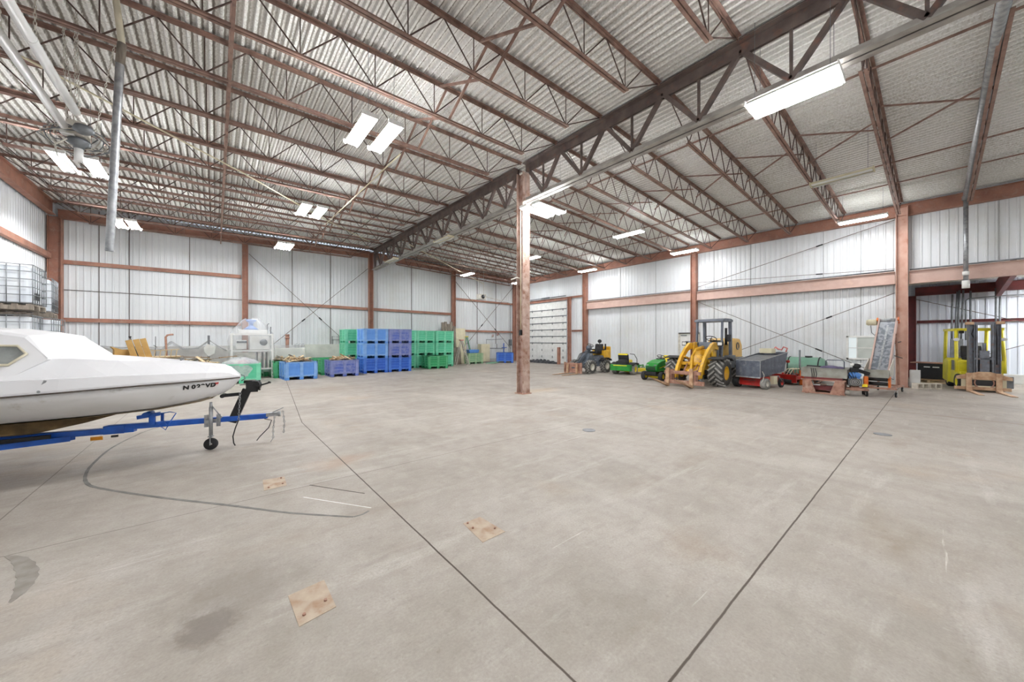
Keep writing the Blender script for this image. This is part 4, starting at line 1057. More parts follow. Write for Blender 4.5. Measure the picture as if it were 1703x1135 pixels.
# ================================================================ caged tanks at the left wall
def make_ibc():
    t = thing('ibc_tank', '', 'tank', (0,0,0))
    b = MB(); x0,x1,y0,y1,z0,z1 = 0.05,0.95,0.05,1.15,0.17,1.12
    b.prism([(x0+.06,y0),(x1-.06,y0),(x1,y0+.06),(x1,y1-.06),(x1-.06,y1),(x0+.06,y1),(x0,y1-.06),(x0,y0+.06)],'z',z0,z1)
    for yb in (0.3,0.6,0.9): b.box(x0-0.012,x1+0.012,yb-0.06,yb+0.06,z0+0.1,z1-0.1)
    bt = b.build('bottle', M['ibc'], t, 0.03)
    MB().cyl((0.5,0.6,1.12),(0.5,0.6,1.17),0.11,n=16).build('lid', M['dark'], bt)
    MB().box(0.955,0.975,0.35,0.8,0.28,0.46).build('black_plate', M['dark'], bt)
    c = MB(); X0,X1,Y0,Y1 = 0,1.0,0,1.2
    for z in (0.18,0.38,0.58,0.78,0.98,1.15):
        c.tube([(X0,Y0,z),(X1,Y0,z),(X1,Y1,z),(X0,Y1,z)],0.011,6,True)
    for i in range(7):
        y = Y0+(Y1-Y0)*i/6.0
        c.cyl((X0,y,0.15),(X0,y,1.15),0.009,n=6).cyl((X1,y,0.15),(X1,y,1.15),0.009,n=6)
    for i in range(1,5):
        x = i/5.0
        c.cyl((x,Y0,0.15),(x,Y0,1.15),0.009,n=6).cyl((x,Y1,0.15),(x,Y1,1.15),0.009,n=6)
    c.build('wire_cage', M['greymetal'], t)
    pl = MB()
    for y in (0.05,0.6,1.15): pl.box(0,1.0,y-0.05,y+0.05,0,0.11)
    for x in (0.06,0.28,0.5,0.72,0.94): pl.box(x-0.05,x+0.05,0,1.2,0.11,0.145)
    pl.build('pallet', M['greywood'], t)
    return t
ib = make_ibc(); used = False
for (x,y,z,rz,lb) in ((-4.62,14.9,0,0.1,'caged white tank, lowest of the near stack at the left edge'),(-4.62,14.9,1.19,0.1,'caged white tank, second from the floor in the near stack at the left edge'),(-4.60,14.85,2.48,0.05,'caged white tank on top of the near stack at the left edge'),
                      (-4.70,16.7,0,0.0,'caged white tank, lowest of the stack beside the corner column'),(-4.70,16.7,1.19,0.0,'caged white tank, middle of the stack beside the corner column'),(-4.72,16.75,2.38,0.12,'caged white tank on top of the stack beside the corner column')):
    place(ib, used, (x,y,z), rz, lb, 'stacked caged tanks'); used = True

# ================================================================ clutter along the back wall
def plain(name, mb, m, label, cat, loc=(0,0,0), rot=(0,0,0), bevel=0, group=None):
    o = mb.build(name, m, None, bevel); o.location = loc; o.rotation_euler = rot
    return tag(o, label, cat, group)
for (x,y,dz,rz,lb) in ((-2.33,19.4,0,0.10,'left one of the three long cardboard cartons leaning together'),(-2.15,19.5,0.03,0.12,'middle one of the three long cardboard cartons leaning together'),(-1.97,19.5,0.06,0.10,'right one of the three long cardboard cartons leaning together')):
    plain('cardboard_carton', MB().box(-0.085,0.085,-0.1,0.1,0,1.75), M['cardboard'], lb, 'box', (x+0.25,y,dz), (0.0,-0.24,rz), 0.004)
plain('cardboard_carton', MB().box(-0.2,0.2,-0.15,0.15,0,0.22).prism([(-0.2,0.22),(0.0,0.22),(-0.28,0.34)],'y',-0.14,0.14), M['cardboard'], 'small open carton left of the leaning cartons', 'box', (-2.7,19.6,1.12), (0,0,0.3))
plain('work_table', MB().box(-3.1,-1.1,19.1,20.1,1.0,1.06).box(-3.05,-2.95,19.15,19.25,0,1.0).box(-1.25,-1.15,19.15,19.25,0,1.0).box(-3.05,-2.95,19.95,20.05,0,1.0).box(-1.25,-1.15,19.95,20.05,0,1.0), M['palewood'], 'plain wooden table behind the boat carrying small cartons', 'table')
t = thing('wooden_rail', 'short railing of pale wooden spindles standing behind the boat', 'rail', (-1.5,19.0,1.06))
for i in range(5): MB().bar((-0.28+0.15*i,0,0),(-0.25+0.15*i,0,0.26),0.05,0.03).build('spindle', M['palewood'], t)
MB().bar((-0.36,0,0.24),(0.42,0,0.28),0.05,0.03).build('top_rail', M['palewood'], t)
plain('bent_pipe', MB().tube([(0,0,0),(-0.04,0,1.55),(-0.05,0,1.82),(0.0,0,1.9),(0.08,0,1.92),(0.18,0,1.93)],0.035), M['rust'], 'rusty pipe with a bend at its top standing behind the boat', 'pipe', (-1.5,20.1,0))
plain('steel_post', MB().box(-0.04,0.04,-0.03,0.03,0,1.9), M['greymetal'], 'slim grey post standing before the back wall', 'post', (-0.22,20.1,0))
plain('thin_rod_stand', MB().cyl((0,0,0),(0,0,1.85),0.012,n=6).cyl((-0.06,0,1.5),(0.05,0,1.4),0.01,n=6), M['dark'], 'thin dark rod standing left of the bent pipe', 'rod', (-1.85,20.2,0))
plain('white_sheet', MB().prism([(0,0.2),(0.13,0),(0.32,0.12),(0.36,0.4),(0.1,0.52),(-0.02,0.36)],'y',0,0.015), M['white'], 'tilted white sheet board standing before the back wall', 'sheet', (-0.35,19.5,1.02), (0.1,0,0))
plain('broom_handle', MB().cyl((0,0,0),(-0.5,0.1,1.6),0.014,n=6).bx((-0.5,0.1,1.62),(0.07,0.05,0.05)), M['dark'], 'dark broom handle leaning left of the cartons', 'broom', (-1.95,19.25,0.2))
# shelf of scrap covering plastic film
def film_sheet(name, path, y0, y1, m, label, cat, parent=None, seed=1):
    r_ = random.Random(seed); nx = len(path); ny = 9; vs = []; fs = []
    for i,(x,z) in enumerate(path):
        for j in range(ny):
            vs.append((x+r_.uniform(-.03,.03), y0+(y1-y0)*j/(ny-1)+r_.uniform(-.02,.02), z+r_.uniform(-.035,.035)))
    for i in range(nx-1):
        for j in range(ny-1): fs.append((i*ny+j,i*ny+j+1,(i+1)*ny+j+1,(i+1)*ny+j))
    o = MB().add(vs,fs,True).build(name, m, parent)
    so = o.modifiers.new('thickness','SOLIDIFY'); so.thickness = 0.003
    if label: tag(o, label, cat)
    return o
film_sheet('plastic_sheet', [(-4.6,1.35),(-3.9,1.52),(-3.2,1.38),(-2.4,1.42),(-1.8,1.30),(-1.5,1.62),(-1.1,1.30),(-0.6,1.34),(-0.22,1.68),(0.1,1.4),(0.4,1.2)], 21.2, 22.41, M['film'], 'wrinkled clear plastic sheet spread along the stem wall', 'sheet', seed=4)
# debris: boards, branches on the bins behind the boat
for i in range(16):
    x = -3.0+rg.uniform(0,3.9); y = 18.4+rg.uniform(0,0.9); a = rg.uniform(0,PI); L_ = rg.uniform(0.5,1.3)
    plain('loose_board', MB().bx((0,0,0),(L_,rg.uniform(.05,.12),0.025)), M[('wood','greywood','palewood')[i%3]], 'loose board tossed on the scrap behind the boat', 'board', (x,y,0.92+rg.uniform(0,.12)), (rg.uniform(-.1,.1),rg.uniform(-.15,.15),a), group='loose boards behind the boat')
# clear bag over the front green bin
def bag(cx, cy, z, rx, ry, hh):
    vs = []; fs = []; nu = 28; nv = 9; r_ = random.Random(11)
    for j in range(nv+1):
        t = j/nv
        for i in range(nu):
            a = 2*PI*i/nu
            if t < 0.6: k = t/0.6; rr_ = k; zz = hh*(1-k*k)
            else: k = (t-0.6)/0.4; rr_ = 1+0.06*math.sin(k*PI); zz = -0.36*k*(1+0.5*math.cos(a+PI/2)) 
            sq = 1/max(abs(math.cos(a)),abs(math.sin(a)))**0.5
            vs.append((cx+rx*rr_*sq*math.cos(a)+r_.uniform(-.015,.015), cy+ry*rr_*sq*math.sin(a)+r_.uniform(-.015,.015), z+zz+r_.uniform(-.02,.02)))
    for j in range(nv):
        for i in range(nu): fs.append((j*nu+i,j*nu+(i+1)%nu,(j+1)*nu+(i+1)%nu,(j+1)*nu+i))
    return MB().add(vs,fs,True)
o = bag(0.80,18.03,0.80,0.62,0.58,0.2).build('plastic_bag', M['bag']); tag(o, 'crumpled clear plastic bag covering the mint green bin beyond the bow', 'bag')
for (x,y,c,lb) in ((0.85,17.85,'redink','red wrapped bundle under the clear bag'),(1.08,18.1,'violet','purple wrapped bundle under the clear bag'),(0.6,18.1,'dirtywhite','white wrapped bundle under the clear bag')):
    plain('wrapped_bundle', MB().ell((0,0,0),(0.2,0.22,0.1)), M[c], lb, 'bundle', (x,y,0.80))

# film wrapped machine
m_ = thing('wrapped_machine', 'tall pale machine wrapped in clear film at the back wall', 'machine', (1.25,19.7,0))
fr = MB()
for (x,y) in ((-0.72,-0.5),(0.72,-0.5),(-0.72,0.5),(0.72,0.5)): fr.box(x-0.035,x+0.035,y-0.035,y+0.035,0,1.95)
for z in (0.4,1.2,1.92): fr.box(-0.72,0.72,-0.53,-0.47,z,z+0.06); fr.box(-0.72,0.72,0.47,0.53,z,z+0.06); fr.box(-0.75,-0.69,-0.5,0.5,z,z+0.06); fr.box(0.69,0.75,-0.5,0.5,z,z+0.06)
fr.build('frame', M['white'], m_)
MB().box(-0.1,0.62,-0.45,0.4,1.28,1.88).box(-0.55,-0.2,-0.3,0.3,1.3,1.7).build('cabinet', M['white'], m_, 0.01)
MB().box(-0.6,0.1,-0.45,0.4,0.45,1.15).box(0.2,0.3,-0.47,0.4,0.45,1.15).box(0.4,0.45,-0.47,0.4,0.45,1.15).box(0.55,0.6,-0.47,0.4,0.45,1.15).build('lower_panels', M['dirtywhite'], m_)
MB().box(-0.5,0.55,-0.35,0.35,1.98,2.16).build('hopper_base', M['white'], m_, 0.02)
MB().lathe([(0.0,0.0),(0.30,0.0),(0.16,0.12),(0.08,0.18),(0.08,0.3),(0.18,0.38),(0.2,0.46),(0.0,0.46)],(-0.02,0.0,2.16),'z',20).build('blue_valve', mat('washed_blue_cast', S(120,150,206), S(150,170,210), 0.5), m_)
MB().lathe([(0.0,0.0),(0.14,0.0),(0.14,0.1),(0,0.1)],(0.4,-0.5,1.6),'y',16).cyl((-0.55,-0.5,1.62),(-0.2,-0.5,1.62),0.05).build('grey_fittings', M['greymetal'], m_)
MB().tube([(0.55,-0.3,1.95),(0.55,-0.3,2.4),(0.62,-0.3,2.45)],0.02).tube([(0.68,-0.3,1.95),(0.68,-0.3,2.3)],0.02).build('stub_pipe', M['greymetal'], m_)
rings = []; r_ = random.Random(8)
for (z,rx,ry) in ((0.3,0.92,0.62),(0.7,0.86,0.64),(1.15,0.84,0.62),(1.6,0.82,0.6),(2.0,0.80,0.58),(2.25,0.62,0.46),(2.55,0.36,0.3),(2.66,0.22,0.2)):
    ring = []
    for i in range(26):
        a = 2*PI*i/26; sq = 1/max(abs(math.cos(a)),abs(math.sin(a)))**0.7
        ring.append((rx*sq*math.cos(a)*r_.uniform(.94,1.05), ry*sq*math.sin(a)*r_.uniform(.94,1.05), z+r_.uniform(-.06,.06)))
    rings.append(ring)
fo = loft(rings, 'film_wrap', M['film'], m_, True, False)
for pl in fo.data.polygons: pl.use_smooth = True
# grey wrapped crate with exhaust stack
c_ = thing('wrapped_crate', 'low grey film-wrapped crate with a rusty stack on top, by the back wall', 'crate', (2.75,21.5,0))
MB().box(-0.75,0.85,-0.5,0.4,0.1,1.3).build('crate_body', M['stemwhite'], c_, 0.04)
MB().box(-0.8,0.9,-0.55,0.45,0,0.1).build('skid', M['greywood'], c_)
MB().cyl((0.1,0,1.3),(0.1,0,1.9),0.08).cyl((0.1,0,1.78),(0.1,0,1.84),0.11).cyl((0.1,0,1.9),(0.1,0,2.0),0.095).build('rusty_stack', M['rust'], c_)
for x in (0.45,0.6,0.75): MB().tube([(x,0,1.3),(x,0,1.48),(x+0.1,0,1.5)],0.012,6).build('hook', M['greymetal'], c_)
rings = []
for (z,e) in ((0.2,0.02),(0.6,0.05),(1.0,0.03),(1.32,0.03),(1.42,-0.2)):
    ring = []
    for i in range(26):
        a = 2*PI*i/26; sq = 1/max(abs(math.cos(a)),abs(math.sin(a)))**0.85
        ring.append((0.05+(0.80+e)*sq*math.cos(a)*r_.uniform(.97,1.03)*0.98, -0.05+(0.46+e)*sq*math.sin(a)*r_.uniform(.97,1.05), z+r_.uniform(-.04,.04)))
    rings.append(ring)
loft(rings, 'film_wrap', M['film'], c_, True, True)
plain('picture_frame_stand', MB().tube([(0,0,0),(0,0,0.45),(0.38,0,0.45),(0.38,0,0)],0.015,6).cyl((0,0,0.25),(0.38,0,0.25),0.012,n=6), M['dark'], 'small dark wire frame standing on the white stem wall', 'frame', (5.2,22.5,1.46))

# right part of the back wall
t = thing('leaning_boards', 'bundle of tall grey weathered boards leaning on the back wall column', 'boards', (12.7,21.9,0))
for i,(x,hh,dz) in enumerate(((-0.5,2.95,0),(-0.28,3.0,0),(-0.06,2.85,0),(0.15,3.0,0.0),(0.36,2.7,0))):
    MB().box(x-0.1,x+0.1,-0.03,0.03,0,hh).build('board', M['greywood'], t, 0, Matrix.Rotation(R(-5),4,'X') @ Matrix.Translation((0,-0.02*i,0)))
plain('fibre_board', MB().box(-0.42,0.42,-0.02,0.02,0,2.55), M['beige'], 'tall stained beige board leaning beside the grey boards', 'board', (13.55,21.75,0.01), (R(-7),0,0.0), 0)
plain('stair_stringer', MB().box(-0.3,0.25,-0.02,0.02,0,1.2).box(-0.2,-0.1,-0.04,0.02,1.2,1.6), M['greywood'], 'short broken grey board pile behind the stepladder', 'board', (12.95,21.3,0.01), (R(-8),0,0.0))
def stepladder(loc, rz, hh, m, cap, label):
    t = thing('stepladder', label, 'ladder', loc, rz)
    w0, w1, sp = 0.30, 0.17, 0.45
    for s in (-1,1):
        MB().bar((s*w0,-sp,0),(s*w1,0,hh),0.03,0.07).build('front_rail', M[m], t)
        MB().bar((s*w0,sp,0),(s*w1,0.05,hh-0.05),0.025,0.05).build('rear_rail', M[m], t)
    n = int(hh/0.3)
    for k in range(1,n):
        f_ = k/n
        MB().box(-(w0+(w1-w0)*f_),(w0+(w1-w0)*f_),-sp*(1-f_)-0.05,-sp*(1-f_)+0.04,hh*f_-0.012,hh*f_+0.012).build('step', M[m], t)
    MB().bx((0,0.02,hh),(0.42,0.24,0.06)).build('top_cap', M[cap], t, 0.01)
    return t
M['faderd'] = mat('faded_red', S(214,130,124), S(196,110,104), 0.5)
M['grnlad'] = mat('pale_green_fibreglass', S(130,176,150), S(110,156,130), 0.5)
M['silver'] = mat('dull_aluminium', S(196,192,186), S(170,160,150), 0.4, 0.4, 8)
stepladder((12.85,20.7,0), 1.25, 1.7, 'silver', 'faderd', 'aluminium stepladder with a faded red top, left of the pair')
stepladder((14.1,22.0,0), 1.1, 1.95, 'grnlad', 'seatyellow', 'pale green stepladder with a yellow top behind the faded green bin')
t = thing('metal_cabinet', 'cream steel cabinet against the back wall behind the lone blue bin', 'cabinet', (15.7,22.1,0))
MB().box(-0.42,0.4,-0.22,0.25,0.06,1.4).build('body', M['beige'], t, 0.01)
MB().box(-0.40,-0.01,-0.235,-0.22,0.1,1.36).build('door', M['beige'], t, 0.004); MB().box(0.01,0.38,-0.235,-0.22,0.1,1.36).build('door', M['beige'], t, 0.004)
t = thing('wall_rack', 'thin grey pipe rack with hooks on the back wall above the lone blue bin', 'rack', (16.9,22.2,1.3))
MB().tube([(-0.9,0,0.45),(-0.4,0,0.42),(0.2,0,0.46),(0.8,0,0.5)],0.02,6).tube([(-0.9,0,-0.22),(0.9,0,-0.28)],0.03,6).cyl((-0.9,0,-0.7),(-0.9,0,0.45),0.015,n=6).build('rail', M['greymetal'], t)
MB().bar((0.8,0,-0.6),(0.8,0,0.15),0.05,0.05).bar((0.6,0,-0.2),(1.1,0,-0.2),0.04,0.05).build('blue_clamp', M['blueframe'], t)
MB().cyl((0.1,0,-0.25),(0.1,0,0.1),0.02,n=6).build('hook', M['dark'], t)
for (x,z,lb) in ((16.75,2.0,'left small red and white valve on the back wall'),(17.25,2.1,'right small red and white valve on the back wall')):
    t = thing('wall_valve', lb, 'valve', (x,22.45,z)); MB().lathe([(0,-0.05),(0.09,-0.05),(0.09,0.0),(0,0.0)],(0,0,0),'y',14).build('valve_body', M['dirtywhite'], t); MB().torus((0,-0.08,0.06),'y',0.07,0.012).build('hand_wheel', M['redpaint'], t)
t = thing('unit_heater', 'small pale unit heater hung from thin rods high near the back wall', 'heater', (14.4,20.6,4.75))
MB().box(-0.28,0.28,-0.2,0.2,-0.18,0.18).build('case', M['dirtywhite'], t, 0.02)
MB().lathe([(0,-0.02),(0.14,-0.02),(0.14,0.02),(0,0.02)],(0.0,-0.22,0),'y',16).build('fan_grille', M['dark'], t)
MB().cyl((-0.2,0,0.18),(-0.2,0,2.22),0.012,n=6).cyl((0.2,0,0.18),(0.2,0,2.22),0.012,n=6).cyl((0.2,0.1,0.1),(3.9,1.4,-0.1),0.025,n=8).build('hanger_rods', M['dirtywhite'], t)
plain('electrical_box', MB().box(-0.12,0.12,-0.1,0.0,0,0.5).cyl((0,-0.05,0.5),(0,-0.05,3.4),0.02,n=6).cyl((0,-0.05,-1.2),(0,-0.05,0),0.02,n=6), M['greymetal'], 'grey electrical switch box left of the corner column', 'box', (18.5,22.4,1.25))
plain('electrical_box', MB().box(-0.1,0.0,-0.14,0.14,0,0.55).cyl((-0.05,0,0.5),(-0.05,0,3.4),0.02,n=6), M['greymetal'], 'grey switch box with a tall conduit right of the corner column', 'box', (19.25,21.7,1.25))
plain('hose_coil', MB().tube([(0.35*math.cos(a*0.6)*(1-0.01*a)+0.02*a, 0.3*math.sin(a*0.6), 0.03+0.002*a) for a in range(34)],0.022,6), M['grnlad'], 'green hose coiled loosely on the floor left of the lone blue bin', 'hose', (15.1,20.6,0))
plain('door_bollard', MB().box(-0.09,0.09,-0.09,0.09,0,1.2), M['primer'], 'short square red-brown bollard right of the roll-up door', 'bollard', (18.5,17.0,0), (0,0,0), 0.01)
# crumpled black tarp
vs = []; fs = []; r_ = random.Random(21); nx, ny = 34, 8
for i in range(nx):
    for j in range(ny):
        t_ = j/(ny-1); e = math.sin(PI*t_)
        vs.append((-0.35+0.7*t_+r_.uniform(-.03,.03), -1.6+3.3*i/(nx-1), 0.004+e*(0.10+0.13*abs(math.sin(i*0.8))+r_.uniform(0,.08))*(math.sin(PI*min(1,i/(nx-1)*1.0))**0.4 if 0<i<nx-1 else 0)))
for i in range(nx-1):
    for j in range(ny-1): fs.append((i*ny+j,(i+1)*ny+j,(i+1)*ny+j+1,i*ny+j+1))
plain('crumpled_tarp', MB().add(vs,fs,False), M['tarp'], 'long heap of crumpled black tarp along the foot of the roll-up door', 'tarp', (18.75,18.9,0))
# ================================================================ machines along the right wall
def tyre(par, name, c, r, w, m_t, m_r, rim_r, lugs=0, side=1, chev=False, rim_name='rim'):
    """wheel axis along local y"""
    mb = MB(); h = w/2
    mb.lathe([(rim_r,-h*0.9),(rim_r*1.15,-h),(r*0.9,-h),(r*0.985,-h*0.75),(r,-h*0.3),(r,h*0.3),(r*0.985,h*0.75),(r*0.9,h),(rim_r*1.15,h),(rim_r,h*0.9)], c, 'y', 32)
    if lugs:
        for i in range(lugs):
            a = 2*PI*i/lugs
            for s in (-1,1):
                a2 = a + (PI/lugs if s > 0 else 0)
                da = 2.2*PI/lugs
                p0 = (c[0]+(r+0.012)*math.cos(a2+da*0.5), c[1]+s*0.01, c[2]+(r+0.012)*math.sin(a2+da*0.5))
                p1 = (c[0]+r*0.995*math.cos(a2-da*0.5), c[1]+s*h*0.98, c[2]+r*0.995*math.sin(a2-da*0.5))
                mb.bar(p0, p1, 0.055*r/0.5, 0.075*r/0.5, up=(math.cos(a2),0,math.sin(a2)))
    t = mb.build(name, M[m_t] if not lugs else M['rubbergroove'], par)
    if lugs:
        t.data.materials.append(M['rubber'])
        nl = len(t.data.polygons); base = nl - lugs*2*6
        for pi in range(base, nl): t.data.polygons[pi].material_index = 1
    MB().lathe([(0.0,-h*0.35),(rim_r*0.3,-h*0.4),(rim_r*0.35,-h*0.25),(rim_r*0.75,-h*0.3),(rim_r*0.85,-h*0.85),(rim_r*1.02,-h*0.92),(rim_r*1.02,h*0.92),(rim_r*0.85,h*0.85),(rim_r*0.75,h*0.3),(rim_r*0.35,h*0.25),(rim_r*0.3,h*0.4),(0,h*0.35)], c, 'y', 24).build(rim_name, M[m_r], t)
    return t
def steering(par, c, r, tilt, m='dark'):
    Mx = Matrix.Translation(c) @ Matrix.Rotation(tilt,4,'Y')
    mb = MB().torus((0,0,0),'z',r,0.015,24,6)
    for a in (0.5,2.6,4.7): mb.bar((0,0,0),(r*math.cos(a),r*math.sin(a),0),0.02,0.012)
    mb.cyl((0,0,-0.4),(0,0,0.02),0.02)
    return mb.build('steering_wheel', M[m], par, 0, Mx)
def seat(par, x, z, w, hh, m, m2=None, headrest=False):
    MB().prism([(-0.22,0),(0.24,0),(0.26,0.1),(0.2,0.13),(-0.2,0.10)],'y',-w/2,w/2).build('seat_cushion', M[m], par, 0.02, Matrix.Translation((x,0,z)))
    MB().prism([(-0.27,0.05),(-0.17,0.08),(-0.24,hh*0.9),(-0.28,hh),(-0.36,hh*0.96),(-0.34,hh*0.5)],'y',-w/2,w/2).build('backrest', M[m2 or m], par, 0.02, Matrix.Translation((x,0,z)))
    if headrest:
        MB().ell((x-0.33,0,z+hh+0.14),(0.06,0.13,0.10)).cyl((x-0.33,0,z+hh-0.05),(x-0.33,0,z+hh+0.1),0.02).build('headrest', M[m], par)

M['rubbergroove'] = mat('dark_tyre_grooves', S(84,83,80), S(62,61,59), 0.95, 0, 6)
# ---- small grey articulated loader with a rusty fork carriage
ml = thing('mini_loader', 'small dark grey open articulated loader with a rusty fork carriage on its front', 'loader', (15.25,11.72,0), PI)
M['mlgrey'] = mat('loader_dark_grey', S(96,104,114), S(72,80,90), 0.5, 0.1, 5, dirt=S(140,140,140), dscale=5)
for (x,y) in ((0.68,0.5),(0.68,-0.5),(-0.58,0.5),(-0.58,-0.5)):
    tyre(ml, 'wheel', (x,y,0.33), 0.33, 0.26, 'rubber', 'dirtywhite', 0.17, 14)
MB().prism([(-0.95,0.35),(-0.1,0.32),(-0.05,0.62),(-0.2,0.85),(-0.5,0.9),(-0.95,0.72)],'y',-0.36,0.36).build('rear_chassis', M['mlgrey'], ml, 0.02)
MB().prism([(0.0,0.3),(0.85,0.28),(0.88,0.5),(0.6,0.7),(0.45,1.0),(0.2,1.02),(0.05,0.7)],'y',-0.26,0.26).build('front_chassis', M['mlgrey'], ml, 0.02)
MB().box(-1.15,-0.62,-0.42,0.42,0.66,1.16).build('engine_hood', M['yellow'], ml, 0.05)
MB().box(-1.2,-1.08,-0.3,0.3,0.3,0.9).build('counterweight', M['mlgrey'], ml, 0.03)
MB().box(-1.32,-1.16,-0.16,0.34,0.6,1.36).build('gas_cylinder_guard', M['yellow'], ml, 0.05)
for s in (-1,1):
    MB().prism([(-1.0,0.60),(-0.95,0.70),(-0.7,0.78),(-0.4,0.76),(-0.2,0.64),(-0.2,0.60),(-0.4,0.72),(-0.7,0.74),(-0.92,0.67)],'y',s*0.34,s*0.62).build('mudguard', M['dark'], ml)
seat(ml, -0.42, 0.98, 0.46, 0.52, 'rubberdark', None, True)
MB().box(-0.75,-0.3,0.27,0.34,1.16,1.22).box(-0.75,-0.3,-0.34,-0.27,1.16,1.22).build('armrests', M['rubberdark'], ml, 0.01)
MB().ell((0.18,0,1.28),(0.15,0.16,0.16)).cyl((0.2,0,0.95),(0.18,0,1.3),0.07).build('console', M['mlgrey'], ml)
steering(ml, (0.05,0,1.42), 0.17, -0.5)
MB().cyl((-0.22,0.3,1.0),(-0.2,0.32,1.38),0.02).ell((-0.2,0.32,1.42),(0.035,0.035,0.06)).build('joystick', M['dark'], ml)
MB().box(-0.92,-0.86,-0.3,-0.24,0.9,1.5).box(-0.92,-0.86,0.24,0.30,0.9,1.5).build('rear_posts', M['dark'], ml)
MB().bar((0.3,0,1.12),(1.2,0,0.42),0.16,0.16).bar((1.15,0,0.45),(1.42,0,0.25),0.2,0.18).build('lift_arm', M['mlgrey'], ml, 0.01)
MB().cyl((0.4,0,0.75),(1.0,0,0.66),0.045).cyl((1.0,0,0.66),(1.35,0,0.5),0.028).build('lift_cylinder', M['greymetal'], ml)
for i in range(4): MB().tube([(0.4,-0.1+0.06*i,1.1),(0.8,-0.12+0.07*i,0.98+0.03*i),(1.1,-0.1+0.05*i,0.62)],0.012,6).build('hydraulic_hose', M['dark'], ml)
MB().bx((0.35,0.22,0.95),(0.08,0.1,0.1)).build('headlight', M['glass'], ml, 0.01); MB().bx((0.35,-0.22,0.95),(0.08,0.1,0.1)).build('headlight', M['glass'], ml, 0.01)
cf = MB()
cf.box(1.42,1.48,-0.52,0.52,0.06,0.14).box(1.42,1.48,-0.52,0.52,0.48,0.56).box(1.42,1.5,-0.56,-0.50,0.04,0.58).box(1.42,1.5,0.50,0.56,0.04,0.58).box(1.40,1.44,-0.5,0.5,0.14,0.48)
cf.build('fork_carriage', M['rust'], ml)
for s in (-1,1):
    MB().prism([(1.48,0.02),(2.6,0.005),(2.6,0.02),(1.56,0.055),(1.55,0.52),(1.48,0.52)],'y',s*0.30-0.05,s*0.30+0.05).build('fork', M['rustfork'], ml)

# ---- zero-turn mower (seen from behind)
zt = thing('zero_turn_mower', 'green and black zero-turn mower parked with its rear to the viewer', 'mower', (15.68,10.0,0), 0.15)
for s in (-1,1):
    tyre(zt, 'rear_wheel', (0.0,s*0.46,0.27), 0.27, 0.26, 'rubber', 'seatyellow', 0.14, 0)
    tyre(zt, 'caster_wheel', (1.35,s*0.42,0.14), 0.14, 0.12, 'rubber', 'seatyellow', 0.07, 0)
    MB().bar((1.35,s*0.42,0.3),(1.35,s*0.42,0.42),0.05,0.05).bar((1.35,s*0.34,0.14),(1.35,s*0.34,0.31),0.012,0.05).bar((1.35,s*0.5,0.14),(1.35,s*0.5,0.31),0.012,0.05).bx((1.35,s*0.42,0.31),(0.05,0.18,0.02)).build('caster_fork', M['green'], zt)
    MB().prism([(-0.32,0.50),(0.0,0.60),(0.35,0.56),(0.42,0.46),(0.30,0.46),(0.0,0.54),(-0.30,0.46)],'y',s*0.28,s*0.6).build('fender', M['rubberdark'], zt, 0.01)
    MB().tube([(0.75,s*0.34,0.45),(0.68,s*0.36,0.75),(0.5,s*0.3,0.98),(0.47,s*0.08,1.0)],0.017).build('lap_bar', M['dark'], zt)
MB().box(-0.5,-0.42,-0.5,0.5,0.2,0.5).box(-0.5,-0.3,-0.52,-0.46,0.2,0.5).box(-0.5,-0.3,0.46,0.52,0.2,0.5).build('rear_guard', M['green'], zt, 0.01)
MB().box(-0.51,-0.50,-0.35,0.35,0.44,0.475).build('yellow_stripe', M['seatyellow'], zt)
MB().box(-0.4,0.0,-0.26,0.26,0.3,0.66).ell((-0.2,0,0.66),(0.2,0.24,0.1)).build('engine', M['rubberdark'], zt, 0.02)
MB().box(-0.35,1.3,-0.28,0.28,0.26,0.36).bar((1.1,-0.42,0.40),(1.1,0.42,0.40),0.06,0.06).bar((1.1,-0.42,0.4),(1.35,-0.42,0.42),0.05,0.05).bar((1.1,0.42,0.4),(1.35,0.42,0.42),0.05,0.05).build('frame', M['green'], zt, 0.01)
MB().prism([(-0.62,-0.4),(0.45,-0.62),(0.58,-0.3),(0.58,0.3),(0.45,0.62),(-0.4,0.62)],'z',0.1,0.26).build('mower_deck', M['seatyellow'], zt, 0.02, Matrix.Translation((0.75,0,0)))
MB().prism([(-0.22,0),(0.24,0),(0.28,0.08),(0.2,0.14),(-0.18,0.12)],'y',-0.25,0.25).build('seat_cushion', M['seatyellow'], zt, 0.02, Matrix.Translation((0.15,0,0.58)))
MB().prism([(-0.26,0.02),(-0.16,0.1),(-0.22,0.40),(-0.30,0.44),(-0.34,0.36)],'y',-0.26,0.26).build('backrest', M['rubberdark'], zt, 0.03, Matrix.Translation((0.15,0,0.58)))
MB().prism([(-0.335,0.37),(-0.30,0.45),(-0.22,0.42)],'y',-0.24,0.24).build('backrest_top', M['seatyellow'], zt, 0.005, Matrix.Translation((0.15,0,0.585)))

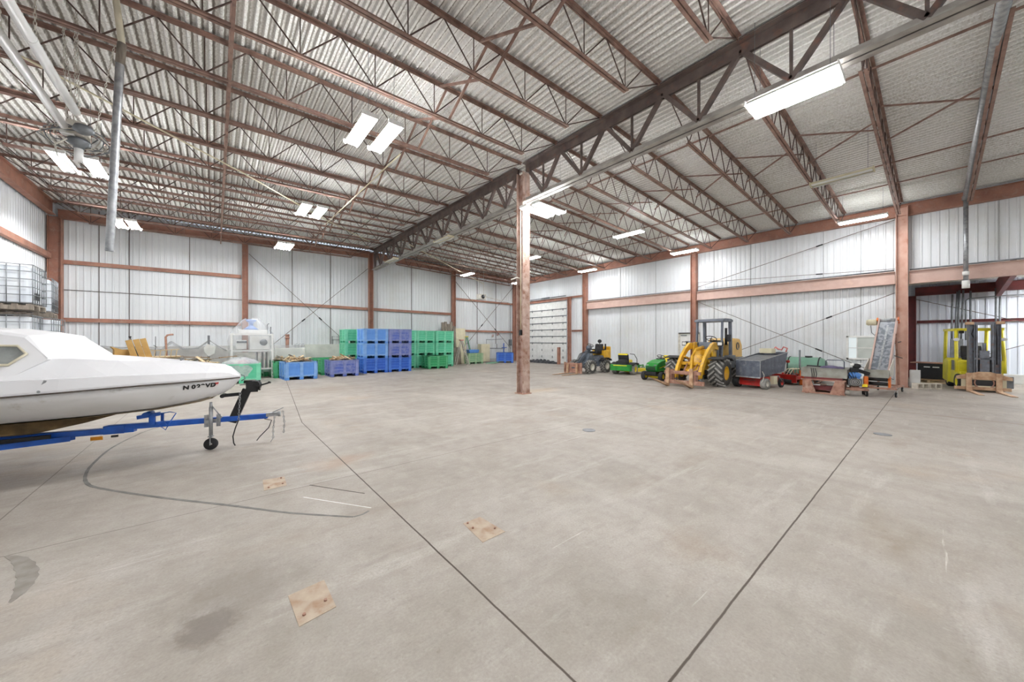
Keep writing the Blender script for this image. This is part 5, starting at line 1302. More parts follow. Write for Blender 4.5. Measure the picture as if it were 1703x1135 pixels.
# ---- lawn tractor
lt = thing('lawn_tractor', 'green lawn tractor with yellow seat facing the viewer, left of the yellow loader', 'mower', (14.9,7.66,0), PI)
for s in (-1,1):
    tyre(lt, 'front_wheel', (0.75,s*0.38,0.19), 0.19, 0.15, 'rubberdark', 'seatyellow', 0.10)
    tyre(lt, 'rear_wheel', (-0.45,s*0.38,0.25), 0.25, 0.22, 'rubberdark', 'seatyellow', 0.13)
    MB().prism([(-0.82,0.42),(-0.75,0.56),(-0.45,0.62),(-0.15,0.52),(0.0,0.34),(-0.08,0.32),(-0.2,0.45),(-0.45,0.54),(-0.72,0.47)],'y',s*0.18,s*0.5).build('fender', M['green'], lt, 0.01)
MB().prism([(0.12,0.42),(0.80,0.36),(0.92,0.42),(0.94,0.60),(0.82,0.74),(0.45,0.84),(0.12,0.88)],'y',-0.26,0.26).build('hood', M['green'], lt, 0.05)
MB().box(0.90,0.96,-0.2,0.2,0.44,0.48).box(0.90,0.965,-0.2,0.2,0.50,0.54).box(0.88,0.955,-0.2,0.2,0.56,0.60).build('grille', M['dark'], lt, 0.01)
for s in (-1,1): MB().bx((0.87,s*0.17,0.64),(0.08,0.12,0.07),(0,0.5,0)).build('headlight', M['glass'], lt, 0.01)
MB().prism([(0.14,0.60),(0.7,0.52),(0.7,0.545),(0.14,0.63)],'y',-0.27,0.27).build('yellow_side_stripe', M['seatyellow'], lt)
MB().box(-0.75,0.9,-0.16,0.16,0.24,0.36).bar((0.75,-0.34,0.22),(0.75,0.34,0.22),0.05,0.06).box(0.84,0.96,-0.24,0.24,0.26,0.38).build('frame', M['dark'], lt, 0.01)
MB().box(-0.2,0.2,-0.42,0.42,0.33,0.37).build('footboard', M['green'], lt, 0.005)
MB().prism([(-0.35,-0.5),(0.35,-0.5),(0.45,0.0),(0.35,0.5),(-0.35,0.5)],'z',0.08,0.22).build('mower_deck', M['seatyellow'], lt, 0.03, Matrix.Translation((0.15,0,0)))
MB().prism([(-0.2,0),(0.24,0),(0.26,0.1),(0.2,0.13),(-0.2,0.10)],'y',-0.24,0.24).build('seat_cushion', M['seatyellow'], lt, 0.02, Matrix.Translation((-0.38,0,0.62)))
MB().prism([(-0.27,0.02),(-0.17,0.06),(-0.22,0.36),(-0.28,0.41),(-0.36,0.34)],'y',-0.25,0.25).build('backrest', M['seatyellow'], lt, 0.03, Matrix.Translation((-0.38,0,0.62)))
steering(lt, (0.05,0,0.98), 0.17, -0.45)
MB().prism([(0.02,0.5),(0.2,0.5),(0.16,0.92),(0.05,0.9)],'y',-0.18,0.18).build('dashboard', M['dark'], lt, 0.02)

# ---- yellow compact wheel loader with forks
wl2 = thing('wheel_loader', 'big yellow compact wheel loader with roll cage and rusty pallet forks', 'loader', (15.2,5.87,0), PI)
M['cage'] = mat('cage_grey_blue', S(104,110,122), S(82,88,98), 0.5, 0.1, 4)
for s in (-1,1):
    tyre(wl2, 'front_wheel', (1.05,s*0.80,0.5), 0.49, 0.48, 'rubber', 'yellow', 0.25, 16)
    tyre(wl2, 'rear_wheel', (-1.15,s*0.80,0.5), 0.49, 0.48, 'rubber', 'yellow', 0.25, 16)
    MB().prism([(0.45,0.92),(0.62,1.03),(1.1,1.09),(1.5,1.03),(1.5,1.0),(1.1,1.05),(0.65,0.99)],'y',s*0.54,s*1.06).build('front_fender', M['rubberdark'], wl2, 0.005)
    # curved lift arm as a plate
    arm = [(0.30,1.50),(0.50,1.60),(0.80,1.58),(1.15,1.38),(1.50,1.08),(1.78,0.74),(1.98,0.34),(1.98,0.18),(1.84,0.16),(1.74,0.42),(1.52,0.76),(1.26,1.04),(0.92,1.28),(0.62,1.36),(0.30,1.32)]
    MB().prism(arm,'y',s*0.38,s*0.48).build('lift_arm', M['yellow'], wl2, 0.008)
    MB().prism([(0.05,0.7),(0.55,0.7),(0.60,1.35),(0.50,1.62),(0.25,1.62),(0.1,1.3)],'y',s*0.32,s*0.38).build('arm_tower', M['yellow'], wl2, 0.008)
    MB().cyl((0.5,s*0.3,0.72),(1.1,s*0.3,0.98),0.06).cyl((1.1,s*0.3,0.98),(1.45,s*0.3,1.08),0.03).build('lift_cylinder', M['yellow'], wl2)
    MB().cyl((0.25,s*0.30,1.55),(0.25,s*0.50,1.55),0.07).cyl((1.93,s*0.36,0.26),(1.93,s*0.52,0.26),0.06).build('pivot_pin', M['greymetal'], wl2)
    hl = MB().bx((0.62,s*0.66,1.56),(0.10,0.2,0.16)).bar((0.4,s*0.5,1.45),(0.6,s*0.64,1.5),0.03,0.03).build('headlight', M['dark'], wl2, 0.01)
    MB().bx((0.68,s*0.66,1.56),(0.02,0.14,0.11)).build('lens', M['white'], hl)
MB().prism([(-0.05,0.45),(1.35,0.38),(1.5,0.55),(1.3,0.86),(0.85,1.12),(0.62,1.34),(0.1,1.34),(-0.05,1.0)],'y',-0.30,0.30).build('front_frame', M['yellow'], wl2, 0.03)
MB().cyl((0.55,0.0,1.42),(1.15,0.0,1.34),0.065).cyl((1.15,0,1.34),(1.5,0,1.12),0.035).build('tilt_cylinder', M['yellow'], wl2)
MB().prism([(1.42,1.12),(1.52,1.12),(1.60,0.6),(1.50,0.55)],'y',-0.04,0.04).bar((1.55,0,0.62),(2.0,0,0.45),0.08,0.08).build('tilt_link', M['yellow'], wl2, 0.005)
MB().bar((1.42,-0.42,0.82),(1.42,0.42,0.82),0.12,0.12).build('cross_tube', M['yellow'], wl2, 0.01)
for (a,b) in (((0.9,-0.28,1.1),(1.9,-0.12,0.5)),((0.9,0.28,1.1),(1.9,0.12,0.5)),((0.8,-0.2,1.2),(1.8,-0.26,0.42)),((0.8,0.2,1.2),(1.8,0.26,0.42))):
    MB().tube([a,tuple((a[i]+b[i])/2+(0.06 if i==2 else 0) for i in range(3)),b],0.018,6).build('hydraulic_hose', M['rust'], wl2)
MB().bar((1.05,-0.7,0.5),(1.05,0.7,0.5),0.18,0.16).bar((-1.15,-0.7,0.5),(-1.15,0.7,0.5),0.18,0.16).box(-1.5,0.1,-0.32,0.32,0.4,0.9).build('axles_and_chassis', M['dark'], wl2, 0.01)
MB().box(-0.95,0.15,-0.5,0.5,0.92,1.02).box(-1.0,-0.5,-0.52,0.52,0.75,0.95).build('cab_floor', M['dark'], wl2, 0.01)
MB().prism([(0.05,1.02),(0.25,1.02),(0.22,1.45),(0.1,1.62),(-0.08,1.6),(-0.02,1.4)],'y',-0.42,0.42).build('dashboard', M['cage'], wl2, 0.02)
steering(wl2, (-0.12,0.05,1.76), 0.2, -0.5)
seat(wl2, -0.52, 1.08, 0.5, 0.62, 'rubberdark')
for s in (-1,1):
    MB().bar((-0.02,s*0.47,1.0),(-0.10,s*0.47,2.46),0.07,0.09).build('cage_front_post', M['cage'], wl2, 0.01)
    MB().bar((-0.92,s*0.49,0.95),(-0.86,s*0.49,2.46),0.09,0.16,up=(1,0,0)).build('cage_rear_post', M['cage'], wl2, 0.01)
MB().prism([(-0.98,2.44),(0.0,2.44),(-0.04,2.52),(-0.2,2.56),(-0.8,2.56),(-0.98,2.52)],'y',-0.56,0.56).build('cage_roof', M['cage'], wl2, 0.01)
MB().cyl((-0.98,0.30,1.5),(-0.98,0.30,2.2),0.05).build('exhaust_pipe', M['dark'], wl2)
MB().bar((-0.3,0.62,1.75),(-0.3,0.50,1.75),0.02,0.02).bx((-0.3,0.64,1.78),(0.04,0.14,0.28)).build('mirror', M['dark'], wl2, 0.01)
MB().prism([(-2.35,0.75),(-1.0,0.75),(-1.0,1.55),(-1.35,1.78),(-2.05,1.76),(-2.3,1.5)],'y',-0.48,0.48).build('engine_hood', M['paleyellow'], wl2, 0.06)
MB().torus((-1.7,0.50,1.45),'y',0.14,0.02,16,6).build('hood_latch_ring', M['greymetal'], wl2)
MB().box(-2.45,-1.5,-0.55,0.55,0.45,0.78).build('counterweight', M['greymetal'], wl2, 0.04)
MB().bx((-0.45,0.62,0.85),(0.6,0.22,0.5)).build('side_step', M['greymetal'], wl2, 0.02)
mb = MB(); mb.box(2.18,2.26,-0.68,0.60,0.46,0.58); mb.box(2.18,2.26,-0.68,0.72,0.10,0.24)
mb.build('carriage_bars', M['rust'], wl2, 0.004)
for y in (-0.45,0.40):
    MB().box(2.0,2.24,y-0.03,y+0.03,0.10,0.62).build('carriage_hook_plate', M['rust'], wl2, 0.004)
    MB().prism([(2.26,0.02),(2.32,0.0),(3.36,0.34),(3.37,0.36),(2.34,0.10),(2.32,0.68),(2.26,0.68)],'y',y-0.10-0.05,y-0.10+0.07).build('fork', M['rustfork'], wl2, 0.003)

# ---- grey box spreader on a red undercarriage
sp = thing('hopper_spreader', 'dark grey sheet-metal hopper on a red wheeled undercarriage', 'spreader', (14.3,3.86,0), -0.21)
M['sheet'] = mat('blue_grey_sheet', S(98,104,116), S(76,82,94), 0.5, 0.2, 6, dirt=S(140,140,144), dscale=7)
mb = MB(); t = 0.02
W = 0.82; Lh = 1.8
def hp(x): return 0.40+0.20*x/Lh, 0.985+0.27*x/Lh
for (y0,y1) in ((0,t),(W-t,W)): mb.prism([(0,hp(0)[0]),(Lh-0.25,hp(Lh-0.25)[0]),(Lh,hp(Lh)[1]),(0,hp(0)[1])],'y',y0,y1)
mb.box(0,t,0,W,0.40,0.985)
mb.add([(Lh-0.25,0,0.57),(Lh-0.25,W,0.57),(Lh,W,1.255),(Lh,0,1.255),(Lh-0.27,0,0.57),(Lh-0.27,W,0.57),(Lh-0.02,W,1.255),(Lh-0.02,0,1.255)],[(0,1,2,3),(7,6,5,4),(0,3,7,4),(1,5,6,2)])
mb.add([(0,0,0.42),(Lh-0.25,0,0.58),(Lh-0.25,W,0.58),(0,W,0.42)],[(0,1,2,3)])
mb.build('hopper', M['sheet'], sp)
MB().bar((0,0,0.985),(Lh,0,1.255),0.03,0.02).bar((0,W,0.985),(Lh,W,1.255),0.03,0.02).bar((0,0,0.985),(0,W,0.985),0.03,0.02).bar((-0.01,0,0.40),(-0.01,W,0.40),0.02,0.04).bar((-0.005,0,0.4),(-0.005,0,0.985),0.02,0.02).build('hopper_rim', M['galv'], sp)
MB().prism([(0.02,0.95),(1.3,1.14),(1.3,1.155),(0.02,0.97)],'y',0.03,W-0.03).build('hopper_cover', M['greymetal'], sp)
MB().box(0.12,0.20,0.06,W-0.06,0.10,0.40).box(0.12,1.45,0.08,W-0.08,0.18,0.40).build('red_undercarriage', M['redpaint'], sp, 0.01)
MB().tube([(0.115,0.25,0.27),(0.112,0.32,0.31),(0.112,0.36,0.26),(0.112,0.42,0.29),(0.112,0.5,0.28),(0.112,0.56,0.30),(0.112,0.62,0.27)],0.010,5).build('dark_script', M['ink'], sp)
tyre(sp, 'wheel', (0.24,-0.03,0.19), 0.19, 0.17, 'rubber', 'dirtywhite', 0.09)
tyre(sp, 'wheel', (0.20,W+0.05,0.19), 0.19, 0.19, 'rubberdark', 'dirtywhite', 0.09)
tyre(sp, 'rear_caster', (1.30,-0.02,0.17), 0.17, 0.07, 'rubberdark', 'redpaint', 0.09)
tyre(sp, 'rear_caster', (1.30,W-0.1,0.17), 0.17, 0.07, 'rubberdark', 'redpaint', 0.09)
MB().tube([(0.85,0.0,0.36),(1.1,-0.02,0.42),(1.3,-0.06,0.19)],0.022,6).build('caster_arm', M['greymetal'], sp)
MB().box(0.78,1.02,-0.04,0.10,0.14,0.42).build('control_box', M['beige'], sp, 0.01)
MB().tube([(0.08,-0.02,0.62),(0.14,-0.05,0.5),(0.06,-0.06,0.36),(0.02,-0.04,0.24)],0.012,6).build('hose', M['dirtywhite'], sp)
MB().bx((1.45,0.5,1.30),(0.3,0.42,0.18)).build('beige_motor_cover', M['beige'], sp, 0.02)
MB().tube([(1.72,0.02,1.27),(1.72,-0.02,1.40),(1.72,0.10,1.45),(1.72,0.16,1.34),(1.72,0.28,1.37),(1.72,0.36,1.44),(1.72,0.42,1.36),(1.72,0.38,1.26)],0.028,6).build('red_grab_handles', M['faderd'], sp)
MB().cyl((1.74,0.0,0.92),(1.80,-0.04,0.92),0.05).build('red_knob', M['redpaint'], sp)

# ---- red tiller, white tank, green tank behind
tl = thing('red_tiller', 'low red tiller with black belts beyond the grey hopper', 'tiller', (17.0,3.65,0), -0.3)
MB().box(-0.35,0.35,-0.42,0.42,0.22,0.34).box(-0.38,-0.32,-0.45,0.45,0.1,0.4).box(0.32,0.38,-0.45,0.45,0.1,0.4).build('tiller_frame', M['redpaint'], tl, 0.01)
MB().lathe([(0,-0.3),(0.1,-0.3),(0.1,0.3),(0,0.3)],(-0.3,0,0.16),'y',12).cyl((-0.05,-0.3,0.34),(-0.05,0.1,0.46),0.06).build('tine_drum', M['dark'], tl)
MB().box(0.1,0.3,-0.46,-0.3,0.0,0.55).build('orange_plate', M['orange'], tl, 0.01)
for i in range(3): MB().tube([(0.3,-0.2+0.1*i,0.34),(0.1,-0.3+0.1*i,0.62),(-0.2,-0.25+0.1*i,0.6),(-0.35,-0.2+0.1*i,0.36)],0.014,6).build('hose', M['beige'], tl)
wt = thing('white_tank', 'small milky white spray tank beside the green tank', 'tank', (17.9,4.35,0))
MB().box(-0.35,0.4,-0.42,0.5,0.35,0.86).cyl((0,0,0.86),(0,0,0.93),0.12,n=14).box(-0.3,-0.1,-0.38,-0.2,0.86,0.94).build('tank_body', M['white'], wt, 0.06)
MB().box(-0.35,0.4,-0.45,-0.37,0.0,0.36).box(-0.35,0.4,0.45,0.53,0,0.36).build('stand', M['dark'], wt)
plain('upright_pole', MB().cyl((0,0,0),(0,0,1.32),0.03,n=10).cyl((0,0,0),(0,0,0.03),0.1,n=12), M['greymetal'], 'thin grey upright pole between the hopper and the green tank', 'pole', (17.15,3.35,0))
gt = thing('green_tank', 'large faded green plastic tank lying on its side at the right wall', 'tank', (18.35,3.45,0))
MB().lathe([(0,-0.72),(0.3,-0.70),(0.42,-0.6),(0.45,-0.45),(0.45,0.45),(0.42,0.6),(0.3,0.7),(0,0.72)],(0,0,0.56),'y',28).build('tank_body', M['tank'], gt)
MB().cyl((0,-0.15,0.98),(0,-0.15,1.06),0.12,n=14).build('lid', M['dark'], gt)
MB().torus((0,-0.5,0.56),'y',0.455,0.02,28,6).torus((0,0.45,0.56),'y',0.455,0.02,28,6).build('band', M['dark'], gt)
MB().box(-0.4,0.4,-0.5,-0.42,0,0.3).box(-0.4,0.4,0.42,0.5,0,0.3).box(-0.45,-0.37,-0.6,0.6,0,0.08).build('cradle', M['dark'], gt)
plain('fallen_hose', MB().tube([(0.0,0.0,0.02),(0.3,-0.2,0.02),(0.5,0.1,0.05),(0.7,-0.25,0.25),(0.95,-0.1,0.5)],0.016,6), M['rust'], 'brown hose trailing on the floor before the green tank', 'hose', (17.3,2.85,0))

# ---- rusty trough stand
st_ = thing('rusty_trough_stand', 'rusty steel stand with flared legs carrying a galvanised trough', 'stand', (14.72,2.30,0), 0.03)
for (x,nm_) in ((0.0,'front'),(0.62,'rear')):
    for s in (-1,1):
        pts = [(s*0.50,0.03),(s*0.50,0.44),(s*0.29,0.44),(s*0.17,0.05),(s*0.20,0.03)]
        if s < 0: pts = pts[::-1]
        MB().prism(pts,'x',x-0.012,x+0.012).build('flared_leg', M['rust'], st_)
    MB().box(x-0.02,x+0.02,-0.52,0.52,0.0,0.05).box(x-0.03,x+0.01,-0.54,0.54,0.42,0.46).build(nm_+'_rail', M['rust'], st_)
MB().box(-0.1,0.7,-0.42,-0.34,0.0,0.035).box(-0.1,0.7,0.34,0.42,0.0,0.035).box(0,0.62,-0.5,-0.46,0.1,0.4).box(0,0.62,0.46,0.5,0.1,0.4).build('side_rails', M['rust'], st_)
MB().box(-0.02,0.66,-0.46,0.46,0.46,0.52).box(0.2,0.5,-0.3,0.3,0.1,0.24).build('shade_dark_inner_frame', M['maroon'], st_)  # maroon puts the shade inside the stand into the frame colour
M['trough'] = mat('weathered_galvanised_trough', S(158,158,150), S(132,130,120), 0.6, 0.2, 4)
mb = MB(); mb.box(-0.02,0.0,-0.56,0.54,0.52,0.81); mb.box(1.0,1.02,-0.56,0.54,0.52,0.81); mb.box(0,1.0,-0.56,-0.54,0.52,0.81); mb.box(0,1.0,0.52,0.54,0.52,0.81); mb.box(0,1.0,-0.56,0.54,0.52,0.54); mb.box(-0.04,1.04,-0.58,-0.55,0.79,0.81); mb.box(-0.04,0.0,-0.58,0.56,0.80,0.815)
mb.build('trough', M['trough'], st_)
for i in range(3): MB().tube([(0.1,0.2+0.05*i,0.80),(-0.04,0.18+0.05*i,0.8),(-0.05,0.14+0.06*i,0.62),(0.0,0.18+0.04*i,0.44)],0.009,5).build('looped_cord', M['dark'], st_)
plain('violet_cloth_bundle', MB().ell((0,0,0),(0.25,0.26,0.08)).ell((0.1,-0.2,-0.01),(0.18,0.14,0.06)), M['violet'], 'folded purple-grey cloth lying in the galvanised trough', 'cloth', (15.25,2.2,0.80))
plain('wire_hoop', MB().tube([(0,-0.22,0),(0,-0.22,0.24),(0,-0.18,0.28),(0,0.18,0.28),(0,0.22,0.24),(0,0.22,0)],0.014,6), M['cage'], 'grey hoop handle standing up from the trough', 'hoop', (15.2,2.08,0.78))
plain('black_bar', MB().bx((0,0,0),(0.08,0.5,0.04)), M['dark'], 'short black bar sticking out from the cloth in the trough', 'bar', (15.3,2.55,0.835), (0.05,0,0.2))
plain('small_bottle', MB().cyl((0,0,0),(0,0,0.1),0.03).cyl((0,0,0.1),(0,0,0.16),0.014).bx((0.05,-0.1,0.02),(0.1,0.16,0.04)), M['white'], 'small white bottle inside the rusty stand', 'bottle', (14.9,2.58,0.24))

# ---- inclined belt conveyor
cv = thing('belt_conveyor', 'steep inclined belt conveyor on casters with orange brackets, left of the bay column', 'conveyor', (15.6,1.15,0), -0.09)
M['belt'] = mat('mottled_belt', S(150,154,160), S(104,110,118), 0.45, 0.2, 9, lo=0.45, hi=0.55)
A = Vector((0.05,0,0.62)); B = Vector((1.42,0,2.36)); dv = (B-A).normalized(); nv = Vector((-dv.z,0,dv.x))
def q(t, y, o): p = A+(B-A)*t+nv*o; return (p.x, y, p.z)
mb = MB(); mb.add([q(0,-.19,0),q(0,.19,0),q(1,.18,0),q(1,-.18,0),q(0,-.19,-.03),q(0,.19,-.03),q(1,.18,-.03),q(1,-.18,-.03)],[(0,3,2,1),(4,5,6,7),(0,1,5,4),(1,2,6,5),(2,3,7,6),(3,0,4,7)])
mb.build('belt', M['belt'], cv)
MB().bar(q(0.02,0.02,0.006),q(0.9,-0.02,0.006),0.05,0.006,up=nv).build('worn_belt_streak', M['galv'], cv)
for s in (-1,1):
    MB().bar(q(-0.03,s*0.21,-0.02),q(1.02,s*0.20,-0.02),0.04,0.13,up=nv).build('side_frame', M['pinkbeam'], cv)
    MB().bx(q(1.0,s*0.24,-0.02),(0.12,0.04,0.2),(0,-0.9,0)).build('orange_bearing_bracket', M['orange'], cv, 0.01)
    MB().bx((0.0,s*0.25,0.42),(0.14,0.05,0.34)).build('orange_foot_bracket', M['orange'], cv, 0.01)
    MB().prism([(-0.05,0.60),(0.35,0.60),(0.52,1.12),(0.40,1.12),(-0.2,0.80)],'y',s*0.27-0.008,s*0.27+0.008).build('hopper_wing', M['dirtywhite'], cv)
    MB().bar((-0.15,s*0.25,0.24),(1.75,s*0.25,0.20),0.06,0.06).build('base_rail', M['rust'], cv)
    MB().bar((1.55,s*0.24,0.22),(1.1,s*0.22,1.9),0.05,0.05).build('support_leg', M['rust'], cv)
MB().cyl(q(1.0,-0.24,-0.03),q(1.0,0.24,-0.03),0.07,n=16).build('head_roller', M['galv'], cv)
MB().box(-0.20,-0.17,-0.27,0.27,0.56,0.80).build('hopper_lip', M['trough'], cv)
MB().cyl((-0.08,-0.22,0.50),(-0.08,0.22,0.50),0.055,n=16).build('upper_roller', M['dark'], cv)
MB().cyl((-0.08,-0.22,0.37),(-0.08,0.22,0.37),0.055,n=16).build('lower_roller', M['dark'], cv)
MB().bar((1.70,-0.28,0.20),(1.70,0.28,0.20),0.05,0.05).bar((-0.12,-0.42,0.24),(-0.12,0.32,0.24),0.06,0.05).build('cross_rail', M['rust'], cv)
mo = Vector(q(0.97,0.25,-0.02))
MB().cyl(mo,(mo.x,mo.y+0.22,mo.z),0.10,n=18).cyl((mo.x,mo.y+0.22,mo.z),(mo.x,mo.y+0.25,mo.z),0.085,n=18).build('drive_motor', M['beige'], cv)
MB().tube([(mo.x,mo.y+0.15,mo.z-0.1),(mo.x-0.05,mo.y+0.12,mo.z-0.35),(mo.x-0.1,mo.y-0.02,mo.z-0.5)],0.01,6).build('motor_cable', M['greymetal'], cv)
for (x,y) in ((-0.12,-0.40),(-0.12,0.30),(1.72,-0.28),(1.72,0.28)):
    c = tyre(cv, 'caster', (x,y,0.075), 0.075, 0.04, 'rubberdark', 'galv', 0.035)
    MB().bar((x,y-0.03,0.07),(x,y-0.03,0.2),0.006,0.05).bar((x,y+0.03,0.07),(x,y+0.03,0.2),0.006,0.05).bx((x,y,0.2),(0.07,0.08,0.01)).build('caster_fork', M['galv'], c)
MB().bar((1.05,-0.2,1.2),(1.3,-0.34,1.12),0.02,0.02).bar((1.15,-0.2,1.6),(1.35,-0.3,1.65),0.02,0.02).build('brace_lever', M['dark'], cv)

# ---- small petrol engine cart with blue and orange parts
en = thing('engine_cart', 'small cluttered engine cart with blue cover and orange brackets before the conveyor', 'cart', (15.12,1.62,0), 0.2)
MB().ell((0,0,0.62),(0.16,0.16,0.10)).box(-0.1,0.1,-0.12,0.12,0.5,0.62).build('blue_engine_cover', M['bin_light'], en)
MB().box(-0.14,0.14,-0.16,0.16,0.30,0.52).lathe([(0,-0.02),(0.12,-0.02),(0.13,0.02),(0,0.02)],(-0.16,0,0.42),'x',16).build('engine_block', M['greymetal'], en, 0.02)
for k in range(5): MB().torus((-0.185,0,0.42),'x',0.03+0.02*k,0.005,16,5).build('recoil_grille', M['dark'] if k%2 else M['dirtywhite'], en)
MB().bx((0.1,-0.26,0.45),(0.2,0.1,0.28)).build('orange_bracket', M['orange'], en, 0.02)
MB().bx((-0.05,-0.22,0.32),(0.12,0.12,0.08)).build('yellow_tray', M['seatyellow'], en, 0.01)
MB().bx((0.05,0.0,0.78),(0.22,0.2,0.14)).ell((0.0,-0.05,0.9),(0.08,0.1,0.08)).bar((0,0,0.8),(0.15,-0.35,0.66),0.06,0.1).build('air_filter', M['rubberdark'], en, 0.02)
MB().cyl((0.0,-0.02,0.96),(0.0,-0.18,0.98),0.02).ell((-0.02,0.05,0.94),(0.05,0.05,0.05)).build('white_cap', M['white'], en)
MB().bar((-0.15,-0.3,0.2),(-0.15,0.2,0.2),0.06,0.06).bar((0.15,-0.3,0.2),(0.15,0.2,0.2),0.06,0.06).bar((-0.15,0,0.2),(0.15,0,0.3),0.2,0.1).build('cart_frame', M['rust'], en)
MB().cyl((-0.05,0.12,0.09),(-0.05,0.32,0.09),0.085,n=14).build('white_drum', M['dirtywhite'], en)
tyre(en, 'cart_wheel', (-0.1,-0.26,0.09), 0.09, 0.05, 'rubberdark', 'dirtywhite', 0.04); tyre(en, 'cart_wheel', (0.2,-0.26,0.09), 0.09, 0.05, 'rubberdark', 'dirtywhite', 0.04)
MB().bar((-0.1,-0.26,0.1),(-0.1,-0.26,0.2),0.03,0.03).bar((0.2,-0.26,0.1),(0.2,-0.26,0.2),0.03,0.03).build('axle_strut', M['rust'], en)
for i in range(3): MB().tube([(0.1,0.1-0.08*i,0.5),(-0.1,0.16-0.08*i,0.72),(-0.2,0.08-0.05*i,0.55),(-0.12,0.0,0.36)],0.01,5).build('hose', M['dark'], en)

# ---- concrete blocks at the bay corner
def hblock(label, loc, rz, group=None):
    o = MB(); 
    o.box(0,0.4,0,0.19,0,0.03); o.box(0,0.4,0,0.19,0.16,0.19)
    for x in (0,0.18,0.36): o.box(x,x+0.04,0,0.19,0.03,0.16)
    b = o.build('concrete_block', M['cblock']); b.location = loc; b.rotation_euler = (0,0,rz)
    return tag(b, label, 'block', group)
hblock('pale hollow concrete block on the floor right of the bay column, the left one', (18.72,0.42,0), -0.75)
hblock('pale hollow concrete block on the floor right of the bay column, the right one', (19.02,0.14,0), -0.75)

# ---- forklift
fl_ = thing('forklift', 'yellow forklift with a tall mast and rusty forks in the bay opening', 'forklift', (19.35,-1.02,0), PI+0.18)
# local: +x forward (toward viewer side), heel plane x = 0.15
M['mast'] = mat('mast_grey_steel', S(122,126,134), S(96,100,108), 0.5, 0.3, 6, dirt=S(150,110,90), dscale=6)
for s in (-1,1):
    mb = MB(); y = s*0.265
    mb.box(-0.20,0.0,y-0.065,y-0.045,0.12,2.28).box(-0.20,0.0,y+0.045,y+0.065,0.12,2.28).box(-0.11,-0.09,y-0.065,y+0.065,0.12,2.28).build('outer_mast_rail', M['mast'], fl_, 0.003)
    MB().box(-0.12,0.02,y-s*0.10-0.02,y-s*0.10+0.02,0.2,2.22).build('inner_mast_rail', M['mast'], fl_, 0.003)
    MB().cyl((-0.06,s*0.13,0.3),(-0.06,s*0.13,1.15),0.03).build('lift_cylinder', M['dark'], fl_)
    MB().bx((-0.02,s*0.31,2.26),(0.14,0.17,0.09)).build('rusty_chain_anchor', M['rustfork'], fl_, 0.01)
MB().box(-0.2,-0.02,-0.34,0.34,2.20,2.28).box(-0.12,0.0,-0.22,0.22,1.05,1.12).build('mast_crossbar', M['mast'], fl_, 0.004)
MB().box(-0.1,0.0,-0.1,0.1,0.3,1.35).cyl((-0.05,0,0.3),(-0.05,0,1.6),0.04).build('centre_cylinder', M['mast'], fl_, 0.004)
MB().tube([(-0.05,-0.2,2.15),(-0.05,-0.26,1.9),(-0.06,-0.14,1.6),(-0.05,-0.22,1.3)],0.014,6).build('hydraulic_hose', M['dark'], fl_)
MB().tube([(-0.05,0.22,2.18),(-0.04,0.25,1.8),(-0.04,0.25,0.9)],0.014,6).build('hydraulic_hose', M['dark'], fl_)
# carriage
mb = MB()
top = [(-0.62,0.40),(-0.62,0.50),(-0.4,0.58),(-0.15,0.66),(0.10,0.66),(0.3,0.58),(0.52,0.50),(0.52,0.40),(0.3,0.42),(0.2,0.40),(-0.2,0.40),(-0.4,0.42)]
mb.prism(top,'x',0.06,0.12); mb.box(0.06,0.12,-0.66,0.50,0.06,0.16)
mb.build('carriage', M['rustfork'], fl_, 0.004)
MB().box(0.02,0.06,-0.5,0.42,0.1,0.45).build('carriage_back_plate', M['beige'], fl_, 0.004)
MB().box(0.055,0.065,-0.28,0.22,0.2,0.38).build('dark_opening', M['dark'], fl_)
MB().torus((0.08,-0.03,0.30),'x',0.2,0.02,20,6).build('chain_loop', M['rust'], fl_)
for y in (-0.36,0.25):
    MB().prism([(0.12,0.03),(0.2,0.005),(1.28,0.005),(1.28,0.02),(0.24,0.055),(0.18,0.10),(0.17,0.62),(0.12,0.62)],'y',y-0.06,y+0.06).build('fork', M['rustfork'], fl_, 0.004)
# chassis
MB().box(-1.75,-0.35,-0.45,0.45,0.16,0.62).build('chassis', M['liftyellow'], fl_, 0.03)
MB().prism([(-0.55,0.5),(-0.42,0.5),(-0.34,0.98),(-0.5,1.02)],'y',-0.48,0.48).build('front_cowl', M['liftyellow'], fl_, 0.02)
MB().prism([(-2.15,0.22),(-1.45,0.16),(-1.4,0.95),(-1.75,1.05),(-2.1,0.95)],'y',-0.5,0.5).build('counterweight', M['liftyellow'], fl_, 0.05)
MB().box(-1.55,-0.75,-0.42,0.42,0.6,0.98).build('engine_cover', M['greymetal'], fl_, 0.03)
MB().box(-1.1,-0.1,0.42,0.60,0.14,0.52).build('side_step', M['greymetal'], fl_, 0.01)
seat(fl_, -1.0, 1.0, 0.46, 0.5, 'rubberdark')
steering(fl_, (-0.62,0,1.24), 0.19, -0.5)
MB().cyl((-2.0,0.0,1.2),(-1.55,0.0,1.2),0.16,n=16).build('gas_bottle', M['greymetal'], fl_)
